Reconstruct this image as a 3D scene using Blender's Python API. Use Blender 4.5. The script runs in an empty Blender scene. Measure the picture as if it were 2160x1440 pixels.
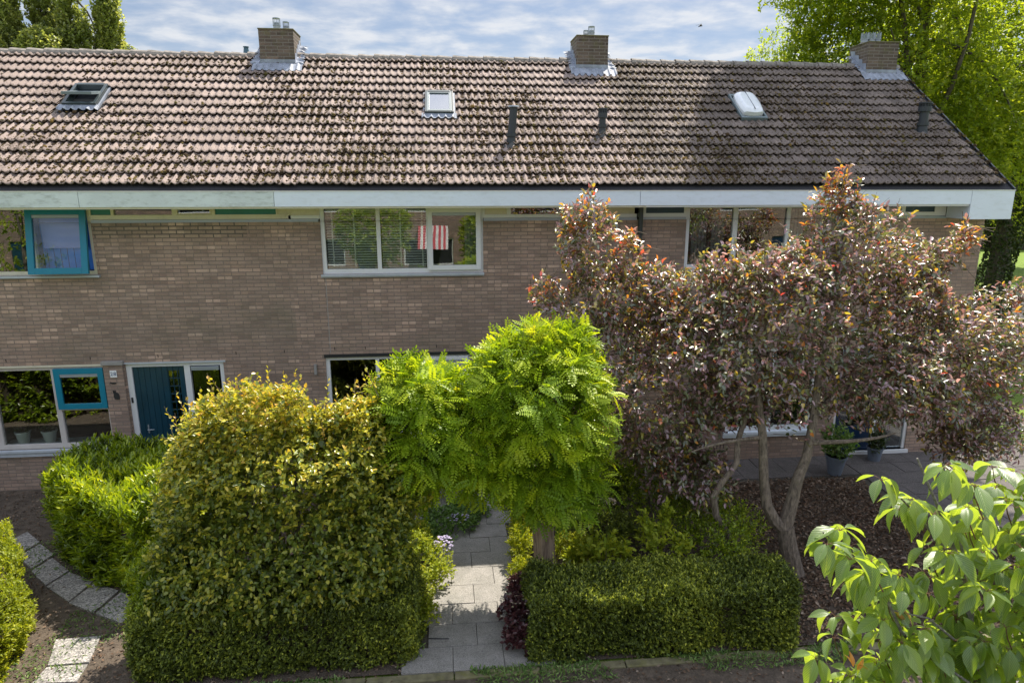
import bpy, math, random
import numpy as np
from math import radians, sin, cos, pi, sqrt

# ------------------------------------------------------------------ camera, sky, sun, exposure
SC = bpy.context.scene
COL = SC.collection
rng = np.random.default_rng(28)
random.seed(28)
R = radians

cam_d = bpy.data.cameras.new('camera')
cam_d.sensor_width = 36.0
cam_d.lens = 1412.8 / 2160 * 36.0
cam_d.clip_start = 0.05
cam_d.clip_end = 2000
cam = bpy.data.objects.new('camera', cam_d)
COL.objects.link(cam)
cam.location = (0.0, -12.161, 5.502)
cam.rotation_euler = (R(90 - 13.43), 0.0, R(-5.69))
SC.camera = cam

SUNV = np.array([0.68, 1.0, 1.92]); SUNV = SUNV / np.linalg.norm(SUNV)
SUN_EL = math.asin(SUNV[2]); SUN_AZ = math.atan2(SUNV[0], SUNV[1])   # azimuth from +y towards +x

world = bpy.data.worlds.new('World'); SC.world = world
world.use_nodes = True
def build_world():
    nt = world.node_tree; N = nt.nodes; K = nt.links; N.clear()
    out = N.new('ShaderNodeOutputWorld'); bg = N.new('ShaderNodeBackground')
    sky = N.new('ShaderNodeTexSky'); sky.sky_type = 'NISHITA'; sky.sun_disc = False
    sky.sun_elevation = SUN_EL; sky.sun_rotation = SUN_AZ
    sky.air_density = 1.0; sky.dust_density = 0.6; sky.ozone_density = 1.2
    tc = N.new('ShaderNodeTexCoord'); sep = N.new('ShaderNodeSeparateXYZ')
    K.new(tc.outputs['Generated'], sep.inputs[0])
    # project the view direction on a flat cloud layer
    mz = N.new('ShaderNodeMath'); mz.operation = 'MAXIMUM'; mz.inputs[1].default_value = 0.0
    K.new(sep.outputs['Z'], mz.inputs[0])
    ad = N.new('ShaderNodeMath'); ad.operation = 'ADD'; ad.inputs[1].default_value = 0.10
    K.new(mz.outputs[0], ad.inputs[0])
    dx = N.new('ShaderNodeMath'); dx.operation = 'DIVIDE'; K.new(sep.outputs['X'], dx.inputs[0]); K.new(ad.outputs[0], dx.inputs[1])
    dy = N.new('ShaderNodeMath'); dy.operation = 'DIVIDE'; K.new(sep.outputs['Y'], dy.inputs[0]); K.new(ad.outputs[0], dy.inputs[1])
    cb = N.new('ShaderNodeCombineXYZ'); K.new(dx.outputs[0], cb.inputs[0]); K.new(dy.outputs[0], cb.inputs[1])
    n1 = N.new('ShaderNodeTexNoise'); n1.inputs['Scale'].default_value = 3.6; n1.inputs['Detail'].default_value = 9
    n1.inputs['Roughness'].default_value = 0.56; n1.inputs['Distortion'].default_value = 0.15
    K.new(cb.outputs[0], n1.inputs['Vector'])
    r1 = N.new('ShaderNodeValToRGB'); r1.color_ramp.elements[0].position = 0.40; r1.color_ramp.elements[1].position = 0.66
    r1.color_ramp.elements[0].color = (0.42, 0.42, 0.42, 1); r1.color_ramp.elements[1].color = (1, 1, 1, 1)
    K.new(n1.outputs['Fac'], r1.inputs[0])
    n2 = N.new('ShaderNodeTexNoise'); n2.inputs['Scale'].default_value = 1.1; n2.inputs['Detail'].default_value = 5
    K.new(cb.outputs[0], n2.inputs['Vector'])
    r2 = N.new('ShaderNodeValToRGB'); r2.color_ramp.elements[0].position = 0.33; r2.color_ramp.elements[1].position = 0.6
    r2.color_ramp.elements[0].color = CLOUD_DARK; r2.color_ramp.elements[1].color = CLOUD_LIGHT
    K.new(n1.outputs['Fac'], r2.inputs[0])
    ml = N.new('ShaderNodeMath'); ml.operation = 'MULTIPLY'; ml.inputs[1].default_value = CLOUD_COVER
    K.new(r1.outputs[0], ml.inputs[0])
    mix = N.new('ShaderNodeMix'); mix.data_type = 'RGBA'
    tint = N.new('ShaderNodeMix'); tint.data_type = 'RGBA'; tint.blend_type = 'MULTIPLY'; tint.inputs[0].default_value = 1.0
    K.new(sky.outputs[0], tint.inputs[6]); tint.inputs[7].default_value = (1.0, 1.0, 1.06, 1)
    K.new(ml.outputs[0], mix.inputs[0]); K.new(tint.outputs[2], mix.inputs[6]); K.new(r2.outputs[0], mix.inputs[7])
    # brightness shaped by height: low sky dimmed, overhead raised as added fill for shade
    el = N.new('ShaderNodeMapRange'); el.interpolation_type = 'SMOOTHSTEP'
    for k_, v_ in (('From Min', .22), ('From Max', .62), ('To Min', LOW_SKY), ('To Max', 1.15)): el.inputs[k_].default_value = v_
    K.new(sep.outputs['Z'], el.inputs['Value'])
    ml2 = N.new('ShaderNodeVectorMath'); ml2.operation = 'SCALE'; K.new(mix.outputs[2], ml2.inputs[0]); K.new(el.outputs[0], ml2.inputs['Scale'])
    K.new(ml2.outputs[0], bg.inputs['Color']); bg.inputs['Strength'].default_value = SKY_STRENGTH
    K.new(bg.outputs[0], out.inputs[0])
CLOUD_DARK = (4.9, 5.6, 6.9, 1); CLOUD_LIGHT = (8.8, 8.9, 9.1, 1); CLOUD_COVER = 0.85
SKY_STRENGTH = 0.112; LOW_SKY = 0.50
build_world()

sun_d = bpy.data.lights.new('sun', 'SUN'); sun_d.energy = 5.0; sun_d.angle = R(0.5); sun_d.color = (1.0, 0.92, 0.79)
sun = bpy.data.objects.new('sun', sun_d); COL.objects.link(sun)
import mathutils
sun.rotation_euler = mathutils.Vector(SUNV.tolist()).to_track_quat('Z', 'Y').to_euler()
sun.location = (10, 20, 30)

SC.view_settings.view_transform = 'Standard'
SC.view_settings.look = 'None'
SC.view_settings.gamma = 1.0
SC.view_settings.exposure = 0.84
SC.cycles.max_bounces = 8
SC.cycles.transparent_max_bounces = 12

# ------------------------------------------------------------------ material helpers
def new_mat(name):
    m = bpy.data.materials.new(name); m.use_nodes = True
    nt = m.node_tree; nt.nodes.clear()
    out = nt.nodes.new('ShaderNodeOutputMaterial'); b = nt.nodes.new('ShaderNodeBsdfPrincipled')
    nt.links.new(b.outputs[0], out.inputs[0])
    return m, nt, b, out
def ramp(nt, stops, interp='LINEAR'):
    r = nt.nodes.new('ShaderNodeValToRGB'); e = r.color_ramp.elements; r.color_ramp.interpolation = interp
    while len(e) < len(stops): e.new(0.5)
    for i, (p, c) in enumerate(stops):
        e[i].position = p; e[i].color = (c[0], c[1], c[2], 1)
    return r
def noise(nt, vec, scale, detail=4, rough=0.55, dist=0.0):
    n = nt.nodes.new('ShaderNodeTexNoise'); n.inputs['Scale'].default_value = scale
    n.inputs['Detail'].default_value = detail; n.inputs['Roughness'].default_value = rough; n.inputs['Distortion'].default_value = dist
    nt.links.new(vec, n.inputs['Vector']); return n
def mixc(nt, fac, a, b, blend='MIX'):
    m = nt.nodes.new('ShaderNodeMix'); m.data_type = 'RGBA'; m.blend_type = blend
    for s, v in ((0, fac), (6, a), (7, b)):
        if isinstance(v, (int, float)): m.inputs[s].default_value = v
        elif isinstance(v, tuple): m.inputs[s].default_value = (v[0], v[1], v[2], 1)
        else: nt.links.new(v, m.inputs[s])
    return m.outputs[2]
def bump(nt, b, h, strength=0.5, dist=0.01):
    bp = nt.nodes.new('ShaderNodeBump'); bp.inputs['Strength'].default_value = strength; bp.inputs['Distance'].default_value = dist
    nt.links.new(h, bp.inputs['Height']); nt.links.new(bp.outputs[0], b.inputs['Normal']); return bp
def objvec(nt):
    return nt.nodes.new('ShaderNodeTexCoord').outputs['Object']

def mat_plain(name, col, rough=0.5, var=0.12, vscale=3.0, metal=0.0, bstr=0.0, bscale=60.0, spec=0.5, dirt=None, dirt_amt=0.35, dirt_scale=(1, 1, 1)):
    m, nt, b, out = new_mat(name)
    v = objvec(nt)
    n = noise(nt, v, vscale, 6, 0.6)
    r = ramp(nt, [(0.3, tuple(c * (1 - var) for c in col)), (0.7, tuple(min(1, c * (1 + var)) for c in col))])
    nt.links.new(n.outputs['Fac'], r.inputs[0])
    c = r.outputs[0]
    if dirt:
        mp = nt.nodes.new('ShaderNodeMapping'); mp.inputs['Scale'].default_value = dirt_scale; nt.links.new(v, mp.inputs[0])
        n2 = noise(nt, mp.outputs[0], 6.0, 8, 0.65)
        r2 = ramp(nt, [(0.50, (0, 0, 0)), (0.72, (dirt_amt,) * 3)])
        nt.links.new(n2.outputs['Fac'], r2.inputs[0])
        c = mixc(nt, r2.outputs[0], c, dirt)
    nt.links.new(c, b.inputs['Base Color'])
    b.inputs['Roughness'].default_value = rough; b.inputs['Metallic'].default_value = metal
    b.inputs['Specular IOR Level'].default_value = spec
    if bstr > 0:
        n3 = noise(nt, v, bscale, 5, 0.6); bump(nt, b, n3.outputs['Fac'], bstr, 0.004)
    return m

def mat_brick(name, cols, mortar, bw=0.243, bh=0.067, msize=0.008, bstr=0.6, stain=(0.10, 0.11, 0.06), stain_amt=0.25, pale=0.3):
    m, nt, b, out = new_mat(name)
    v = objvec(nt); K = nt.links
    sep = nt.nodes.new('ShaderNodeSeparateXYZ'); K.new(v, sep.inputs[0])
    a = nt.nodes.new('ShaderNodeMath'); a.operation = 'ADD'; K.new(sep.outputs[0], a.inputs[0]); K.new(sep.outputs[1], a.inputs[1])
    cb = nt.nodes.new('ShaderNodeCombineXYZ'); K.new(a.outputs[0], cb.inputs[0]); K.new(sep.outputs[2], cb.inputs[1])
    wob = noise(nt, cb.outputs[0], 9.0, 2); wv = mixc(nt, 0.006, cb.outputs[0], wob.outputs['Color'], 'ADD')
    def brick(c1, c2):
        t = nt.nodes.new('ShaderNodeTexBrick'); t.offset = 0.5; t.inputs['Scale'].default_value = 1.0
        t.inputs['Brick Width'].default_value = bw; t.inputs['Row Height'].default_value = bh
        t.inputs['Mortar Size'].default_value = msize; t.inputs['Mortar Smooth'].default_value = 0.25
        t.inputs['Color1'].default_value = (*c1, 1); t.inputs['Color2'].default_value = (*c2, 1); t.inputs['Mortar'].default_value = (*mortar, 1)
        K.new(wv, t.inputs['Vector']); return t
    t = brick(cols[0], cols[1])
    # a second, independent tint per brick: snap coordinates to a cell and hash it
    row = nt.nodes.new('ShaderNodeMath'); row.operation = 'DIVIDE'; K.new(sep.outputs[2], row.inputs[0]); row.inputs[1].default_value = bh
    fl = nt.nodes.new('ShaderNodeMath'); fl.operation = 'FLOOR'; K.new(row.outputs[0], fl.inputs[0])
    md = nt.nodes.new('ShaderNodeMath'); md.operation = 'FLOORED_MODULO'; K.new(fl.outputs[0], md.inputs[0]); md.inputs[1].default_value = 2.0
    hf = nt.nodes.new('ShaderNodeMath'); hf.operation = 'MULTIPLY'; K.new(md.outputs[0], hf.inputs[0]); hf.inputs[1].default_value = 0.5
    cx = nt.nodes.new('ShaderNodeMath'); cx.operation = 'DIVIDE'; K.new(a.outputs[0], cx.inputs[0]); cx.inputs[1].default_value = bw
    cx2 = nt.nodes.new('ShaderNodeMath'); cx2.operation = 'SUBTRACT'; K.new(cx.outputs[0], cx2.inputs[0]); K.new(hf.outputs[0], cx2.inputs[1])
    fx = nt.nodes.new('ShaderNodeMath'); fx.operation = 'FLOOR'; K.new(cx2.outputs[0], fx.inputs[0])
    cell = nt.nodes.new('ShaderNodeCombineXYZ'); K.new(fx.outputs[0], cell.inputs[0]); K.new(fl.outputs[0], cell.inputs[1])
    wn = nt.nodes.new('ShaderNodeTexWhiteNoise'); K.new(cell.outputs[0], wn.inputs['Vector'])
    big = noise(nt, v, 0.55, 5, 0.6)
    rb = ramp(nt, [(0.35, (0.80, 0.81, 0.80)), (0.65, (1.12, 1.08, 1.07))]); K.new(big.outputs['Fac'], rb.inputs[0])
    rc = ramp(nt, [(0.0, (0.78, 0.76, 0.76)), (0.45, (0.98, 0.98, 0.98)), (0.93, (1.1, 1.06, 1.03)), (0.96, (1.25 + pale * .5, 1.22 + pale * .5, 1.2 + pale * .5)), (1.0, (1.3 + pale, 1.24 + pale, 1.2 + pale))])
    K.new(wn.outputs['Value'], rc.inputs[0])
    c = mixc(nt, 1.0, t.outputs['Color'], rc.outputs[0], 'MULTIPLY')
    c = mixc(nt, 1.0, c, rb.outputs[0], 'MULTIPLY')
    gr = noise(nt, v, 45, 4, 0.7); rg = ramp(nt, [(0.3, (0.82,) * 3), (0.7, (1.14,) * 3)]); K.new(gr.outputs['Fac'], rg.inputs[0])
    c = mixc(nt, 1.0, c, rg.outputs[0], 'MULTIPLY')
    c = mixc(nt, t.outputs['Fac'], c, mortar)
    st = noise(nt, v, 0.9 if bw > .24 else 5.0, 7, 0.65, 0.4); rs = ramp(nt, [(0.52, (0, 0, 0)), (0.7, (stain_amt,) * 3)]); K.new(st.outputs['Fac'], rs.inputs[0])
    c = mixc(nt, rs.outputs[0], c, stain)
    mp = nt.nodes.new('ShaderNodeMapping'); mp.inputs['Scale'].default_value = (5.0, 5.0, .35); K.new(v, mp.inputs[0])
    rn_ = noise(nt, mp.outputs[0], 1.0, 6, 0.6); rr_ = ramp(nt, [(0.56, (0, 0, 0)), (0.72, (.30,) * 3)]); K.new(rn_.outputs['Fac'], rr_.inputs[0])
    c = mixc(nt, rr_.outputs[0], c, tuple(q * .55 for q in cols[0]))
    K.new(c, b.inputs['Base Color']); b.inputs['Roughness'].default_value = 0.9
    inv = nt.nodes.new('ShaderNodeMath'); inv.operation = 'SUBTRACT'; inv.inputs[0].default_value = 1.0; K.new(t.outputs['Fac'], inv.inputs[1])
    ah = nt.nodes.new('ShaderNodeMath'); ah.operation = 'MULTIPLY_ADD'; K.new(gr.outputs['Fac'], ah.inputs[0]); ah.inputs[1].default_value = 0.35; K.new(inv.outputs[0], ah.inputs[2])
    ah2 = nt.nodes.new('ShaderNodeMath'); ah2.operation = 'MULTIPLY_ADD'; K.new(wn.outputs['Value'], ah2.inputs[0]); ah2.inputs[1].default_value = 0.3; K.new(ah.outputs[0], ah2.inputs[2])
    bump(nt, b, ah2.outputs[0], bstr, 0.008)
    return m

def attr_rnd(nt):
    a = nt.nodes.new('ShaderNodeAttribute'); a.attribute_name = 'rnd'; return a.outputs['Fac']

def mat_leaf(name, stops, tcol, tfac=0.35, rough=0.45, spec=0.5, vein=0.0, interp='LINEAR', back=None, coat=0.0):
    m, nt, b, out = new_mat(name); K = nt.links
    b.inputs['Coat Weight'].default_value = coat; b.inputs['Coat Roughness'].default_value = rough * 1.1; b.inputs['Coat IOR'].default_value = 1.7
    r = ramp(nt, stops, interp); K.new(attr_rnd(nt), r.inputs[0])
    v = objvec(nt)
    n = noise(nt, v, 1.3, 3); rn = ramp(nt, [(0.3, (0.82, 0.86, 0.84)), (0.7, (1.12, 1.1, 1.05))]); K.new(n.outputs['Fac'], rn.inputs[0])
    c = mixc(nt, 1.0, r.outputs[0], rn.outputs[0], 'MULTIPLY')
    if back:
        g = nt.nodes.new('ShaderNodeNewGeometry')
        c = mixc(nt, g.outputs['Backfacing'], c, mixc(nt, 0.6, c, back))
    if vein > 0:
        uv = nt.nodes.new('ShaderNodeAttribute'); uv.attribute_name = 'leafuv'
        s = nt.nodes.new('ShaderNodeSeparateXYZ'); K.new(uv.outputs['Vector'], s.inputs[0])
        ab = nt.nodes.new('ShaderNodeMath'); ab.operation = 'ABSOLUTE'; K.new(s.outputs[1], ab.inputs[0])
        q = nt.nodes.new('ShaderNodeMath'); q.operation = 'MULTIPLY_ADD'; K.new(ab.outputs[0], q.inputs[0]); q.inputs[1].default_value = -0.9; K.new(s.outputs[0], q.inputs[2])
        w = nt.nodes.new('ShaderNodeMath'); w.operation = 'MULTIPLY'; K.new(q.outputs[0], w.inputs[0]); w.inputs[1].default_value = 62.0
        sn = nt.nodes.new('ShaderNodeMath'); sn.operation = 'SINE'; K.new(w.outputs[0], sn.inputs[0])
        pr = ramp(nt, [(0.0, (1, 1, 1)), (0.55, (0, 0, 0))]); 
        ad = nt.nodes.new('ShaderNodeMath'); ad.operation = 'MULTIPLY_ADD'; K.new(sn.outputs[0], ad.inputs[0]); ad.inputs[1].default_value = 0.5; ad.inputs[2].default_value = 0.5
        K.new(ad.outputs[0], pr.inputs[0])
        mid = nt.nodes.new('ShaderNodeMath'); mid.operation = 'LESS_THAN'; K.new(ab.outputs[0], mid.inputs[0]); mid.inputs[1].default_value = 0.022
        mx = nt.nodes.new('ShaderNodeMath'); mx.operation = 'MAXIMUM'; K.new(pr.outputs[0], mx.inputs[0]); K.new(mid.outputs[0], mx.inputs[1])
        vf = nt.nodes.new('ShaderNodeMath'); vf.operation = 'MULTIPLY'; K.new(mx.outputs[0], vf.inputs[0]); vf.inputs[1].default_value = vein
        c = mixc(nt, vf.outputs[0], c, (0.34, 0.42, 0.16))
        bump(nt, b, ad.outputs[0], 0.35, 0.003)
    K.new(c, b.inputs['Base Color']); b.inputs['Roughness'].default_value = rough; b.inputs['Specular IOR Level'].default_value = spec
    tr = nt.nodes.new('ShaderNodeBsdfTranslucent'); tc = mixc(nt, 1.0, c, tcol, 'MULTIPLY'); K.new(tc, tr.inputs[0])
    mx = nt.nodes.new('ShaderNodeMixShader'); mx.inputs[0].default_value = tfac
    K.new(b.outputs[0], mx.inputs[1]); K.new(tr.outputs[0], mx.inputs[2]); K.new(mx.outputs[0], out.inputs[0])
    return m

def mat_glass(name, tint=(0.88, 0.92, 0.90), refl=0.09):
    m, nt, b, out = new_mat(name); nt.nodes.remove(b); K = nt.links
    tr = nt.nodes.new('ShaderNodeBsdfTransparent'); tr.inputs[0].default_value = (*tint, 1)
    gl = nt.nodes.new('ShaderNodeBsdfGlossy'); gl.inputs['Roughness'].default_value = 0.0; gl.inputs[0].default_value = (0.95, 0.97, 1.0, 1)
    fr = nt.nodes.new('ShaderNodeFresnel'); fr.inputs[0].default_value = 1.5
    v = objvec(nt); n = noise(nt, v, 1.2, 1)
    bp = nt.nodes.new('ShaderNodeBump'); bp.inputs['Strength'].default_value = 0.05; bp.inputs['Distance'].default_value = 0.02
    K.new(n.outputs['Fac'], bp.inputs['Height']); K.new(bp.outputs[0], gl.inputs['Normal'])
    ma = nt.nodes.new('ShaderNodeMath'); ma.operation = 'ADD'; ma.use_clamp = True; K.new(fr.outputs[0], ma.inputs[0]); ma.inputs[1].default_value = refl
    mx = nt.nodes.new('ShaderNodeMixShader'); K.new(ma.outputs[0], mx.inputs[0]); K.new(tr.outputs[0], mx.inputs[1]); K.new(gl.outputs[0], mx.inputs[2])
    K.new(mx.outputs[0], out.inputs[0]); return m

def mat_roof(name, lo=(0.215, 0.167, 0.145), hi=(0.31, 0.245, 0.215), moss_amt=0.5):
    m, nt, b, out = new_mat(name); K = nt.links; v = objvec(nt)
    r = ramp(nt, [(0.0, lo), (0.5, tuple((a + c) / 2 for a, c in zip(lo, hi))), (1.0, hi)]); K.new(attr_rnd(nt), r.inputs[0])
    n = noise(nt, v, 11, 6, 0.7); rn = ramp(nt, [(0.3, (0.88, 0.88, 0.88)), (0.7, (1.12, 1.10, 1.09))]); K.new(n.outputs['Fac'], rn.inputs[0])
    c = mixc(nt, 1.0, r.outputs[0], rn.outputs[0], 'MULTIPLY')
    # pale lichen spots
    vo = nt.nodes.new('ShaderNodeTexVoronoi'); vo.inputs['Scale'].default_value = 24; K.new(v, vo.inputs['Vector'])
    rl = ramp(nt, [(0.0, (0.35,) * 3), (0.16, (0, 0, 0))]); K.new(vo.outputs['Distance'], rl.inputs[0])
    c = mixc(nt, rl.outputs[0], c, (0.40, 0.37, 0.33))
    # dark moss specks, denser in drifts
    ms = noise(nt, v, 42, 4, 0.65, 0.4); bg = noise(nt, v, 0.75, 4, 0.6)
    s = nt.nodes.new('ShaderNodeMath'); s.operation = 'MULTIPLY_ADD'; K.new(bg.outputs['Fac'], s.inputs[0]); s.inputs[1].default_value = 0.55; K.new(ms.outputs['Fac'], s.inputs[2])
    rm = ramp(nt, [(0.885 - moss_amt * 0.08, (0, 0, 0)), (0.91 - moss_amt * 0.08, (0.95,) * 3)]); K.new(s.outputs[0], rm.inputs[0])
    c = mixc(nt, rm.outputs[0], c, (0.065, 0.045, 0.028))
    K.new(c, b.inputs['Base Color']); b.inputs['Roughness'].default_value = 0.85
    hm = nt.nodes.new('ShaderNodeMath'); hm.operation = 'MULTIPLY_ADD'; K.new(rm.outputs[0], hm.inputs[0]); hm.inputs[1].default_value = 0.8; K.new(n.outputs['Fac'], hm.inputs[2])
    bump(nt, b, hm.outputs[0], 0.4, 0.01)
    return m

def mat_ground(name, stops, scale=6.0, bstr=0.5, bdist=0.02, fine=60.0, rough=0.95):
    m, nt, b, out = new_mat(name); K = nt.links; v = objvec(nt)
    n = noise(nt, v, scale, 8, 0.7); r = ramp(nt, stops); K.new(n.outputs['Fac'], r.inputs[0])
    f = noise(nt, v, fine, 4, 0.8); rf = ramp(nt, [(0.3, (0.65,) * 3), (0.7, (1.3,) * 3)]); K.new(f.outputs['Fac'], rf.inputs[0])
    c = mixc(nt, 1.0, r.outputs[0], rf.outputs[0], 'MULTIPLY'); K.new(c, b.inputs['Base Color'])
    b.inputs['Roughness'].default_value = rough
    bump(nt, b, f.outputs['Fac'], bstr, bdist); return m

def mat_bark(name, c1, c2, sc=(30, 30, 5)):
    m, nt, b, out = new_mat(name); K = nt.links; v = objvec(nt)
    mp = nt.nodes.new('ShaderNodeMapping'); mp.inputs['Scale'].default_value = sc; K.new(v, mp.inputs[0])
    n = noise(nt, mp.outputs[0], 1.2, 6, 0.7, 0.5); r = ramp(nt, [(0.35, c1), (0.65, c2)]); K.new(n.outputs['Fac'], r.inputs[0])
    K.new(r.outputs[0], b.inputs['Base Color']); b.inputs['Roughness'].default_value = 0.9
    bump(nt, b, n.outputs['Fac'], 0.9, 0.02); return m

# ------------------------------------------------------------------ mesh helpers
class MB:
    def __init__(s): s.v = []; s.f = []; s.m = []
    def add(s, vs, fs, mi=0):
        o = len(s.v); s.v += [tuple(map(float, p)) for p in vs]; s.f += [tuple(i + o for i in f) for f in fs]; s.m += [mi] * len(fs); return s
    def box(s, x0, x1, y0, y1, z0, z1, mi=0, top=None):
        v = [(x0, y0, z0), (x1, y0, z0), (x1, y1, z0), (x0, y1, z0), (x0, y0, z1), (x1, y0, z1), (x1, y1, z1), (x0, y1, z1)]
        return s.add(v, [(0, 3, 2, 1), (4, 5, 6, 7), (0, 1, 5, 4), (1, 2, 6, 5), (2, 3, 7, 6), (3, 0, 4, 7)], mi)
    def obox(s, c, ax, ay, az, mi=0):   # box from a centre and three half-axis vectors
        c = np.array(c, float); ax, ay, az = map(lambda q: np.array(q, float), (ax, ay, az))
        v = [c + i * ax + j * ay + k * az for k in (-1, 1) for i, j in ((-1, -1), (1, -1), (1, 1), (-1, 1))]
        return s.add(v, [(0, 3, 2, 1), (4, 5, 6, 7), (0, 1, 5, 4), (1, 2, 6, 5), (2, 3, 7, 6), (3, 0, 4, 7)], mi)
    def quad(s, a, b, c, d, mi=0): return s.add([a, b, c, d], [(0, 1, 2, 3)], mi)
    def prism(s, poly, z0, z1, mi=0):
        n = len(poly); v = [(x, y, z0) for x, y in poly] + [(x, y, z1) for x, y in poly]
        return s.add(v, [tuple(range(n - 1, -1, -1)), tuple(range(n, 2 * n))] + [(i, (i + 1) % n, n + (i + 1) % n, n + i) for i in range(n)], mi)
    def tube(s, pts, rad, seg=8, cap=True, mi=0, rough=0.0):
        pts = [np.array(p, float) for p in pts]; n = len(pts)
        if isinstance(rad, (int, float)): rad = [rad] * n
        V = []; prev = None
        for i in range(n):
            t = pts[min(i + 1, n - 1)] - pts[max(i - 1, 0)]; t /= (np.linalg.norm(t) + 1e-9)
            if prev is None:
                a = np.array([1, 0, 0]) if abs(t[0]) < 0.8 else np.array([0, 1, 0]); u = np.cross(t, a)
            else: u = prev - t * (prev @ t)
            u /= np.linalg.norm(u) + 1e-9; prev = u; w = np.cross(t, u)
            for k in range(seg):
                a = 2 * pi * k / seg; rr = rad[i] * (1 + (rough * (random.random() - .5) if rough else 0))
                V.append(pts[i] + rr * (cos(a) * u + sin(a) * w))
        F = [(i * seg + k, i * seg + (k + 1) % seg, (i + 1) * seg + (k + 1) % seg, (i + 1) * seg + k) for i in range(n - 1) for k in range(seg)]
        if cap: F += [tuple(range(seg - 1, -1, -1)), tuple((n - 1) * seg + k for k in range(seg))]
        return s.add(V, F, mi)
    def build(s, name, mats, parent=None, smooth=False, bevel=0.0):
        me = bpy.data.meshes.new(name); o = bpy.data.objects.new(name, me); COL.objects.link(o)
        base = np.zeros(3)
        if parent is not None:
            o.parent = parent; base = world_loc(parent)
        me.from_pydata([tuple(np.array(p) - base) for p in s.v], [], s.f)
        if not isinstance(mats, (list, tuple)): mats = [mats]
        for m in mats: me.materials.append(m)
        if len(mats) > 1: me.polygons.foreach_set('material_index', s.m)
        if smooth: me.polygons.foreach_set('use_smooth', [True] * len(me.polygons))
        me.update()
        if bevel > 0:
            md = o.modifiers.new('bevel', 'BEVEL'); md.width = bevel; md.segments = 2; md.limit_method = 'ANGLE'
        return o
def world_loc(o):
    p = np.zeros(3)
    while o is not None:
        p = p + np.array(o.location); o = o.parent
    return p
def tag(o, label=None, cat=None, group=None, kind=None):
    if label: o['label'] = label
    if cat: o['category'] = cat
    if group: o['group'] = group
    if kind: o['kind'] = kind
    return o
def thing(name, label, cat, loc=(0, 0, 0), group=None):
    o = bpy.data.objects.new(name, None); COL.objects.link(o); o.location = loc; o.empty_display_size = 0.2
    return tag(o, label, cat, group)
def solo(mb, name, mat, label, cat, loc, group=None, smooth=False, bevel=0.0):   # thing that is one mesh
    o = mb.build(name, mat, None, smooth, bevel)
    me = o.data; l = np.array(loc, float)
    co = np.empty(len(me.vertices) * 3); me.vertices.foreach_get('co', co); co = co.reshape(-1, 3) - l; me.vertices.foreach_set('co', co.ravel())
    o.location = loc; return tag(o, label, cat, group)

def mesh_np(name, V, F, mat, parent=None, rnd=None, smooth=False, leafuv=None):
    """V (n,3), F (m,k) with constant k"""
    me = bpy.data.meshes.new(name); o = bpy.data.objects.new(name, me); COL.objects.link(o)
    base = np.zeros(3)
    if parent is not None: o.parent = parent; base = world_loc(parent)
    V = np.asarray(V, np.float32) - base.astype(np.float32); F = np.asarray(F, np.int32); k = F.shape[1]
    me.vertices.add(len(V)); me.vertices.foreach_set('co', V.ravel())
    me.loops.add(F.size); me.loops.foreach_set('vertex_index', F.ravel())
    me.polygons.add(len(F)); me.polygons.foreach_set('loop_start', np.arange(0, F.size, k, dtype=np.int32))
    me.update(calc_edges=True)
    for mm in (mat if isinstance(mat, list) else [mat]): me.materials.append(mm)
    if rnd is not None:
        a = me.attributes.new('rnd', 'FLOAT', 'FACE'); a.data.foreach_set('value', np.asarray(rnd, np.float32))
    if leafuv is not None:
        a = me.attributes.new('leafuv', 'FLOAT_VECTOR', 'POINT'); a.data.foreach_set('vector', np.asarray(leafuv, np.float32).ravel())
    if smooth: me.polygons.foreach_set('use_smooth', [True] * len(F))
    return o

def nrm(a): return a / (np.linalg.norm(a, axis=-1, keepdims=True) + 1e-9)
# leaf templates: (u along, v across, w up), faces of constant size
T_DIAMOND = (np.array([(0, 0, 0), (.45, .5, .06), (1, 0, -.04), (.45, -.5, .06)]), np.array([(0, 1, 2), (0, 2, 3)]))
T_OVAL = (np.array([(0, 0, 0), (.28, .42, .09), (.68, .36, .06), (1, 0, -.10), (.68, -.36, .06), (.28, -.42, .09)]), np.array([(0, 3, 2, 1), (0, 5, 4, 3)]))
T_LANCE = (np.array([(0, 0, 0), (.3, .40, .05), (.7, .42, .03), (1, 0, -.08), (.7, -.42, .03), (.3, -.40, .05)]), np.array([(0, 3, 2, 1), (0, 5, 4, 3)]))
def t_pinnate(n=6):
    V = []; F = []
    def lf(u, v, du, dv, s):
        o = len(V); w = -0.25 * u * u
        ax = np.array([du, dv]); ax = ax / np.linalg.norm(ax); pr = np.array([-ax[1], ax[0]])
        for a, b_ in ((0, 0), (.35, .42), (.8, .34), (1, 0), (.8, -.34), (.35, -.42)):
            p = np.array([u, v]) + ax * a * s + pr * b_ * s * .55
            V.append((p[0], p[1], w - .03 * a))
        F.append((o, o + 3, o + 2, o + 1)); F.append((o, o + 5, o + 4, o + 3))
    for i in range(n):
        u = .16 + .72 * i / (n - 1); s = .27 * (1 - .25 * abs(i / (n - 1) - .4))
        lf(u, .01, .35, 1, s); lf(u, -.01, .35, -1, s)
    lf(.95, 0, 1, 0, .22)
    return np.array(V), np.array(F)
T_PINN = t_pinnate()
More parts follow.
